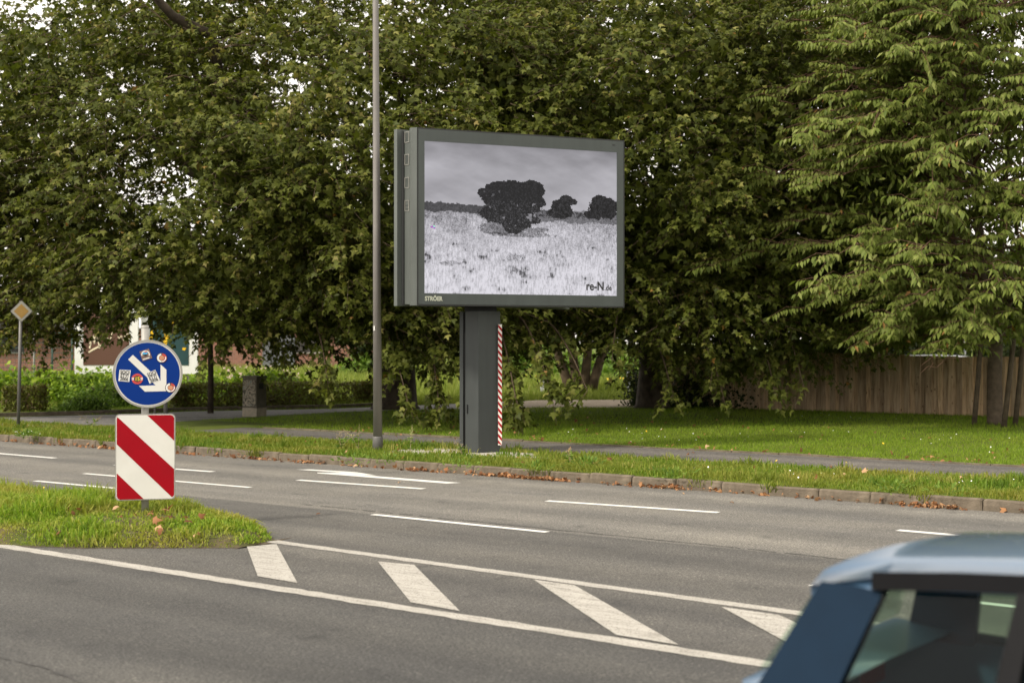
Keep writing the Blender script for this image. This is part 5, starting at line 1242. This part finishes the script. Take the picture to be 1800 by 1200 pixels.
        MB().box((-.62, s_ * .893, .74), (.20, .03, .035)).build('door_handle', paint, root); MB().box((.42, s_ * .893, .74), (.20, .03, .035)).build('door_handle', paint, root)
        mr = MB(); mr.tube([(.93, s_ * .84, .98), (.92, s_ * .93, 1.0), (.92, s_ * 1.04, 1.01), (.92, s_ * 1.07, 1.0)], [.03, .07, .08, .03], 10); mr.build('mirror', paint, root)
        MB().box((-2.085, s_ * .62, .72), (.04, .2, .14)).build('tail_light', M['tail_red'], root); MB().box((1.98, s_ * .62, .62), (.16, .28, .12)).build('headlight', M['lamp_glass'], root)
        for x_ in (-1.28, 1.30):
            wl = empty('wheel', (x_, s_ * .80, .31)); wl.parent = root
            t_ = MB(); prof = [(.20, -.09), (.29, -.10), (.31, -.07), (.31, .07), (.29, .10), (.20, .09)]; vs, fs = [], []; nn = 24
            for k_ in range(nn):
                an = 2 * math.pi * k_ / nn; vs += [(r_ * math.cos(an), y_, r_ * math.sin(an)) for r_, y_ in prof]
            for k_ in range(nn):
                for j in range(5): a, b = k_ * 6 + j, ((k_ + 1) % nn) * 6 + j; fs.append((a, b, b + 1, a + 1))
            t_.add(vs, fs, 0, True).build('tyre', M['tyre'], wl)
            rm = MB(); rm.tube([(0, s_ * .06, 0), (0, s_ * .085, 0)], [.07, .06], 12)
            for k_ in range(5):
                an = 2 * math.pi * k_ / 5; rm.tube([(.05 * math.cos(an), s_ * .075, .05 * math.sin(an)), (.2 * math.cos(an), s_ * .07, .2 * math.sin(an))], [.035, .03], 6)
            ring(rm, (0, 0), .175, .205, -.08, .08, 24); rm.build('rim', M['alloy'], wl)
    # windscreen and rear window
    y_, z_ = rail(.55); MB().add([(1.24, .72, .945), (1.24, -.72, .945), (.58, -.52, 1.37), (.58, .52, 1.37)], [(0, 1, 2, 3)]).build('windscreen', M['car_glass'], root)
    MB().add([(-1.985, -.68, .955), (-1.985, .68, .955), (-1.81, .47, 1.30), (-1.81, -.47, 1.30)], [(0, 1, 2, 3)]).build('rear_window', M['car_glass'], root)
    MB().box((-.3, 0, .40), (2.9, 1.5, .05)).build('floor', M['interior'], root)
    for sx_ in (-1.1, .15):
        for sy_ in (-.38, .38):
            o = MB(); o.box((sx_ + .2, sy_, .50), (.5, .46, .16)).box((sx_ - .08, sy_, .66), (.14, .44, .34)); o.build('seat', M['interior'], root)
    MB().box((.95, 0, .82), (.42, 1.42, .16)).build('dashboard', M['interior'], root)
    MB().box((2.1, 0, .42), (.06, .5, .11)).build('number_plate', M['sticker_white'], root); MB().box((-2.11, 0, .62), (.03, .5, .11)).build('number_plate', M['sticker_white'], root)
    root.scale = (scale,) * 3
    return root
cs = ST(-.40, 5.72, 0)
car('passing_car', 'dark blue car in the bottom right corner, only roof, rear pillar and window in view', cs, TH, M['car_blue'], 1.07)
car('parked_car', 'pale silver car behind the wooden fence, only its roof line showing', (AT(1672, 600, 47)[0], 47.5, GZ), R(-8), M['car_silver'], 1.19)

# ================================================================== GRASS, WEEDS, LITTER
def blades(p, z, h, wd, rng, seg=1, lean=.5):
    n = len(p); an = rng.uniform(0, 2 * np.pi, n); la = rng.uniform(0, 2 * np.pi, n); lm = np.abs(rng.normal(0, lean, n)) * h
    bx = np.c_[np.cos(an), np.sin(an), np.zeros(n)] * wd[:, None] / 2; base = np.c_[p, z - .01]
    lv = np.c_[np.cos(la), np.sin(la), np.zeros(n)]; tip_ = base + lv * lm[:, None] + np.c_[np.zeros(n), np.zeros(n), h]
    r = np.clip(rng.beta(2, 2, n), 0, 1)
    if seg == 1:
        v = np.stack([base - bx, base + bx, tip_], 1); t = np.array([[0, 1, 2]]); k = 3
    else:
        mid = base + lv * (lm * .35)[:, None] + np.c_[np.zeros(n), np.zeros(n), h * .62]
        v = np.stack([base - bx, base + bx, mid - bx * .8, mid + bx * .8, tip_ - np.c_[np.zeros(n), np.zeros(n), lm * .3]], 1); t = np.array([[0, 1, 3], [0, 3, 2], [2, 3, 4]]); k = 5
    tt2 = t[None] + (np.arange(n) * k)[:, None, None]
    return v.reshape(-1, 3), tt2.reshape(-1, 3), np.repeat(r, k)
rng = np.random.default_rng(77)
def st2xy(st): return np.c_[st[:, 0] * U[0] + st[:, 1] * N2[0], st[:, 0] * U[1] + st[:, 1] * N2[1]]
def xy2st(p): return np.c_[p @ U, p @ N2]
# island
n = 85000; st = np.c_[rng.uniform(last_n[0] - 6, tip[0] + .1, n), rng.uniform(OUT[:, 1].min(), OUT[:, 1].max(), n)]
ok = inside(OUT, st); st = st[ok]; xy = st2xy(st); ok = np.abs(xy[:, 0] / xy[:, 1]) < .42; st, xy = st[ok], xy[ok]
de = dist_edge(OUT, st); hn = fbm(st * 1.6, 20, 3); h = (.045 + .36 * np.clip(hn - .25, 0, 1) ** 1.4) * rng.uniform(.35, 1.5, len(st)) * np.clip(.38 + de / 1.0, .38, 1.05)
post_d = np.hypot(xy[:, 0] - sb[0], xy[:, 1] - sb[1] + .35); h *= np.clip(.45 + post_d / 1.8, .45, 1)
farside = st[:, 1] > np.median(OUT[:, 1]) ; h *= 1 + .45 * np.clip((xy[:, 1] - 17.0) / 1.0, 0, 1)
bald = ((fbm(st * 2.1, 44, 3) > .56) & (rng.random(len(st)) < .55) & (de > .1)) | ((post_d < .8) & (rng.random(len(st)) < .55)); st, xy, h = st[~bald], xy[~bald], h[~bald]
z = island_z(st); v, t, r = blades(xy, z, h, rng.uniform(.008, .022, len(st)), rng, 3, .85)
setp(link('island_grass', np_mesh('island_grass', v, t, M['island_grass'], {'rnd': r})), 'long uneven grass growing on the traffic island', 'grass', kind='stuff')
# verge between kerb and path
n = 120000; st = np.c_[rng.uniform(-38, 12, n), KT + .11 + 3.9 * rng.random(n) ** 1.1]
pe = np.interp(st[:, 0], [-26, -10, 0, 10], [22.6, 22.55, 22.8, 23.65]) + .12 * (fbm(np.c_[st[:, 0] * 1.5, st[:, 0] * 0], 2, 3) - .5) * 2
xy = st2xy(st); ok = (st[:, 1] < pe) & (np.abs(xy[:, 0] / xy[:, 1]) < .40)
slab_xy = np.array([(p[0], p[1]) for p in [G(680, 796, GZ), G(760, 800.5, GZ), G(950, 804, GZ), G(925, 797, GZ), G(780, 789, GZ), G(700, 792, GZ)]])
ok &= ~inside(slab_xy, xy); st, xy = st[ok], xy[ok]
ek = st[:, 1] - KT; hn = fbm(st * .9, 24, 3); h = (.045 + .13 * hn ** 1.6) * rng.uniform(.5, 1.4, len(st)); h *= np.clip(.35 + ek / .5, .35, 1); h *= 1 + .9 * np.exp(-ek / .3) * (fbm(np.c_[st[:, 0] * .8, st[:, 0] * 0], 6, 2) > .56)
v, t, r = blades(xy, np.full(len(st), GZ), h, rng.uniform(.010, .02, len(st)), rng, 3, .6)
tuft = []
for i in range(30):      # tufts hanging over the kerb
    s_ = rng.uniform(-30, 9); k_ = int(rng.integers(50, 150)); c = np.c_[s_ + rng.normal(0, .11, k_), KT + .05 + np.abs(rng.normal(0, .07, k_)) - .05]; c2 = st2xy(c)
    tuft.append(blades(c2, np.full(k_, .06), rng.uniform(.08, .24, k_), rng.uniform(.01, .02, k_), rng, 3, .8))
for i in range(330):
    s_ = rng.uniform(-32, 10); t_ = KT + .2 + 2.9 * rng.random(); k_ = int(rng.integers(15, 60)); c2 = st2xy(np.c_[s_ + rng.normal(0, .09, k_), t_ + rng.normal(0, .08, k_)])
    q = blades(c2, np.full(k_, GZ), rng.uniform(.08, .2, k_) * rng.uniform(.6, 1.3), rng.uniform(.010, .022, k_), rng, 3, .8); tuft.append((q[0], q[1], np.clip(q[2] * .3 + rng.choice([.0, .2, .65, .7]), 0, 1)))
v, t, r = merge([(v, t, r)] + tuft)
setp(link('verge_grass', np_mesh('verge_grass', v, t, M['verge_grass'], {'rnd': r})), 'rough grass strip between the kerb and the footpath', 'grass', kind='stuff')
# lawn
street_xy = np.array([(p[0], p[1]) for p in na + [G(*p, ZS) for p in far]])
n = 330000; d = rng.uniform(23, 66, n); xx = rng.uniform(-.385, .385, n) * d; xy = np.c_[xx, d]; st = xy2st(xy)
grav_xy = np.array([G(p[0], p[1], GZ)[:2] for p in [(835, 717.5), (950, 716), (1120, 716), (1420, 714), (1420, 700), (1120, 702), (950, 703), (835, 708)]])
pe2 = 24.60 + .09 * (fbm(np.c_[st[:, 0] * 1.1, st[:, 0] * 0], 12, 3) - .35) * 2
ok = (st[:, 1] > pe2) & ~inside(street_xy, xy) & ~inside(grav_xy, xy)
fence_st = xy2st(A[None])[0]; behind = (xy[:, 0] > A[0]) & ((xy - A) @ np.array([-fd[1], fd[0]]) > .1); ok &= ~behind
wsl = (st[:, 0] < -26.4) & (st[:, 1] < 26); ok &= ~wsl
xy, st = xy[ok], st[ok]; far_ = xy[:, 1] > 47
h = (.035 + .06 * fbm(st * .6, 31, 3)) * rng.uniform(.6, 1.4, len(st)) * np.where(far_, 2.6, 1); wd = rng.uniform(.010, .018, len(st)) * np.where(far_, 2.2, 1.15)
nf_ = ~far_
v, t, r = blades(xy[nf_], np.full(nf_.sum(), GZ), h[nf_], wd[nf_], rng, 1, .5)
setp(link('lawn_grass', np_mesh('lawn_grass', v, t, M['grass'], {'rnd': r})), 'short mown lawn grass between the footpath and the trees', 'grass', kind='stuff')
v, t, r = blades(xy[far_], np.full(far_.sum(), GZ), h[far_], wd[far_], rng, 1, .5)
n = 60000; d = rng.uniform(52, 125, n); xm = rng.uniform(-.30, .13, n) * d; xy = np.c_[xm, d]; hh = (.25 + .55 * fbm(xy * .35, 41, 3)) * rng.uniform(.5, 1.3, n); hh *= np.clip((d - 50) / 12, .25, 1)
m2 = blades(xy, np.full(n, GZ), hh, rng.uniform(.04, .09, n), rng, 1, .45); v, t, r = merge([(v, t, r), m2])
setp(link('meadow_grass', np_mesh('meadow_grass', v, t, M['meadow_grass'], {'rnd': r})), 'tall bright meadow grass beyond the side street', 'grass', kind='stuff')
# daisies, buttercups, pale flowers
def flowers(name, label, p, z, s, mtl):
    k_ = len(p); an = np.linspace(0, 2 * np.pi, 6, endpoint=False); tv = np.r_[[[0, 0, .2]], np.c_[np.cos(an), np.sin(an), np.zeros(6)]]; tt3 = np.array([(0, i + 1, (i + 1) % 6 + 1) for i in range(6)])
    a = rng.normal(size=(k_, 3)); a[:, 2] *= .3; nn = np.array([0, -.5, .8]) + rng.normal(size=(k_, 3)) * .25
    v, t, r = place(tv, tt3, np.c_[p, z], a, nn, s, rng.random(k_)); o = setp(link(name, np_mesh(name, v, t, M[mtl], {'rnd': r})), label, 'flowers', kind='stuff')
def clus(cents, k_, sx_, sy_):
    o = []
    for px, py in cents: c = np.array(G(px, py, GZ)[:2]); o.append(c + rng.normal(size=(k_, 2)) * np.array([sx_, sy_]))
    return np.concatenate(o)
p = np.r_[clus([(1000, 770), (1130, 772), (1180, 770), (1500, 740), (1465, 735), (1640, 782), (1700, 776), (1795, 797), (1240, 780), (1080, 765), (1420, 765), (1330, 775)], 4, .55, .7), clus([(1300, 830), (1660, 855), (30, 765), (60, 768), (1500, 845)], 5, .5, .3)]
flowers('daisies', 'small white daisies dotted over the lawn', p, np.full(len(p), GZ + .09), rng.uniform(.009, .015, len(p)), 'daisy')
p = np.r_[clus([(1540, 787), (1478, 822), (1360, 820), (1148, 765), (70, 870)], 1, .1, .1), clus([(1075, 670), (1060, 665), (1100, 680), (1030, 690), (930, 675)], 7, 1.2, 2)]
flowers('buttercups', 'scattered small yellow flowers in the grass and meadow', p, np.where(p[:, 1] > 45, .6, GZ + .1), np.where(p[:, 1] > 45, .05, .022), 'buttercup')
p = np.c_[rng.uniform(-.205, -.145, 130) * 56, rng.uniform(54, 58, 130)]
flowers('pale_flowers', 'pale pinkish wild flowers in the tall meadow below the brick wall', p, rng.uniform(.85, 1.3, 130), rng.uniform(.025, .05, 130), 'pink_flower')
# fallen leaves
def litter(name, label, p, z, s, up=.6):
    k_ = len(p); a = rng.normal(size=(k_, 3)); a[:, 2] *= .35; nn = np.array([0, 0, up]) + rng.normal(size=(k_, 3)) * .45; tv = LOBED_V * np.array([1, 1, 2.6])
    v, t, r = place(tv, LOBED_T, np.c_[p, z], a, nn, s, rng.random(k_)); setp(link(name, np_mesh(name, v, t, M['dry_leaf'], {'rnd': r})), label, 'fallen leaves', kind='stuff')
gut = []
for px, w_, k_ in ((20, .5, 6), (100, 1.2, 16), (185, 1.3, 46), (330, .8, 8), (405, .8, 14), (470, .6, 12), (540, .8, 26), (625, .6, 10), (735, 1.0, 40), (870, .8, 46), (915, .9, 60), (960, .6, 40), (1080, .6, 10), (1165, .6, 46), (1300, 1, 10), (1420, 1.2, 10), (1630, .7, 34), (1680, .5, 16), (1560, 1, 8)):
    yb2 = np.interp(px, [0, 206, 311, 467, 661, 760, 1000, 1355, 1795], [775, 791, 798.6, 808, 824, 831, 849, 872, 902]); c = to_st(G(px, yb2))
    gut.append(np.c_[c[0] + rng.normal(0, w_ * .42, k_), KT - np.abs(rng.normal(0, .085, k_)) - .015])
gut = np.concatenate(gut); gut = np.r_[gut, np.c_[rng.uniform(-32, 9, 150), KT - np.abs(rng.normal(0, .06, 150)) - .02]]
litter('gutter_leaves', 'brown dry leaves gathered in the gutter along the kerb', st2xy(gut), np.abs(rng.normal(.02, .018, len(gut))) + .012, rng.uniform(.045, .105, len(gut)))
ll = np.r_[np.c_[rng.uniform(-24, 10, 110), 24.65 + np.abs(rng.normal(0, .35, 110))], np.c_[rng.uniform(-22, 12, 150), rng.uniform(24.8, 34, 150)], np.c_[rng.uniform(-24, 10, 22), rng.uniform(22.6, 24.5, 22)], np.c_[rng.uniform(-30, 8, 70), KT + rng.uniform(.1, 2.8, 70)]]
litter('lawn_leaves', 'single brown plane leaves lying scattered on lawn and path', st2xy(ll), np.full(len(ll), GZ + .04) + rng.random(len(ll)) * .03, rng.uniform(.05, .11, len(ll)))
isx = np.r_[np.array([to_st(G(292, 930)), to_st(G(296, 927)), to_st(G(290, 926)), to_st(G(468, 937)), to_st(G(275, 955)), to_st(G(285, 958)), to_st(G(100, 958)), to_st(G(330, 945))]), np.c_[rng.uniform(tip[0] - 4, tip[0] - .3, 22), np.full(22, near_st[2][1]) + rng.uniform(0, .8, 22)]]
isx = isx[inside(OUT, isx)]; litter('island_leaves', 'few brown dry leaves lying in the traffic island grass', st2xy(isx), island_z(isx) + .07, rng.uniform(.06, .12, len(isx)))
rdl = np.array([to_st(G(703, 848)), to_st(G(560, 905)), to_st(G(1200, 868)), to_st(G(230, 815)), to_st(G(1290, 885))]); litter('road_leaves', 'few single brown leaves lying on the far lanes', st2xy(rdl), np.full(5, .02), rng.uniform(.06, .1, 5), 1.5)
# weeds by the kerb and the lamp post
def weed(px, py, hgt, lab, seed, head='seed_head', spread=.12, nst=1):
    r_ = np.random.default_rng(seed); b = G(px, py, GZ); root = empty('tall_weed', b, 0, lab, 'weed', 'tall weeds on the verge')
    segs, lf = [], []; hv = []
    for k_ in range(nst):
        tip2 = np.array([r_.normal() * spread, r_.normal() * spread, hgt * r_.uniform(.75, 1)]); c = bez(np.zeros(3), np.array([tip2[0] * .2, tip2[1] * .2, tip2[2] * .6]), tip2, 7); segs.append((c, np.linspace(.007, .003, 7)))
        for j in range(int(hgt * 40)):
            f = r_.uniform(.1, .7); hv.append((c[int(f * 6)], 0))
        for j in range(70 if head == 'seed_head' else 22):
            f = r_.uniform(.66, 1); q2 = c[min(int(f * 6), 6)] + r_.normal(size=3) * np.array([.035, .035, .05]) * (1.6 - f); lf.append(q2)
    v, t = np_tubes(segs, 4); link('stem', np_mesh('stem', v, t, M['dry_stalk']), root)
    hp = np.array([q_[0] for q_ in hv]); a = r_.normal(size=(len(hp), 3)); a[:, 2] = .3
    v, t, rr = place(LANCE_V, LANCE_T, hp, a, r_.normal(size=(len(hp), 3)) + np.array([0, 0, 1]), r_.uniform(.06, .12, len(hp)), r_.random(len(hp))); link('leaves', np_mesh('leaves', v, t, M['herb_leaf'], {'rnd': rr}), root)['kind'] = 'stuff'
    lf = np.array(lf); v, t, rr = place(KITE_V, KITE_T, lf, r_.normal(size=(len(lf), 3)), r_.normal(size=(len(lf), 3)), r_.uniform(.012, .03, len(lf)), r_.random(len(lf))); link('seed_head', np_mesh('seed_head', v, t, M[head], {'rnd': rr}), root)['kind'] = 'stuff'
weed(721, 797, .66, 'tall weed with a pale fluffy seed head between lamp post and billboard', 1)
weed(630, 792, .55, 'sparse tall weed just left of the lamp post', 2, 'dry_stalk', .16, 2)
weed(600, 790, .40, 'dry grass stalks a little left of the lamp post', 3, 'dry_stalk', .22, 4)
weed(812, 803, .30, 'dry bent grass stalks at the foot of the billboard pillar', 4, 'dry_stalk', .2, 2)
weed(1002, 818, .34, 'short upright weed on the verge right of the billboard pillar', 5, 'dry_stalk', .08, 2)
weed(160, 752, .35, 'small weed clump on the far verge behind the striped board', 6, 'dry_stalk', .2, 3)
def rosette(px, py, lab, seed, n_=70, sz=.16, on=GZ, mtl='herb_leaf'):
    r_ = np.random.default_rng(seed); n_ = int(r_.integers(60, 150)); sz = r_.uniform(.06, .10); b = G(px, py, on); root = empty('leafy_weed', b, 0, lab, 'weed', 'leafy weeds along the kerb')
    p_ = r_.normal(size=(n_, 3)) * np.array([.13, .09, .0]) * r_.uniform(.7, 1.5); p_[:, 2] = r_.uniform(0, .15, n_); a = unit(p_ + r_.normal(size=(n_, 3)) * .06) + np.array([0, 0, .35]); v, t, rr = place(LANCE_V, LANCE_T, p_, a, np.array([0, -.2, 1.]) + r_.normal(size=(n_, 3)) * .3, r_.uniform(.5, 1.2, n_) * sz, r_.random(n_))
    link('leaves', np_mesh('leaves', v, t, M[mtl], {'rnd': rr}), root)['kind'] = 'stuff'
for i, (px, py, lab) in enumerate([(628, 815, 'leafy weed hanging over the kerb left of the lamp post'), (812, 826, 'leafy weed on the kerb below the billboard pillar'), (940, 829, 'leafy weed clump on the kerb right of the billboard pillar'), (1180, 842, 'grassy weed tuft on the kerb below the right edge of the billboard'), (1030, 822, 'reddish green weed on the verge right of the billboard'), (680, 815, 'bright leafy weed at the kerb right of the lamp post'), (1570, 866, 'leafy weed on the kerb stones near the right'), (1672, 872, 'rightmost leafy weed on the kerb stones'), (45, 768, 'leafy weed on the kerb at the far left')]):
    rosette(px, py, lab, 200 + i)
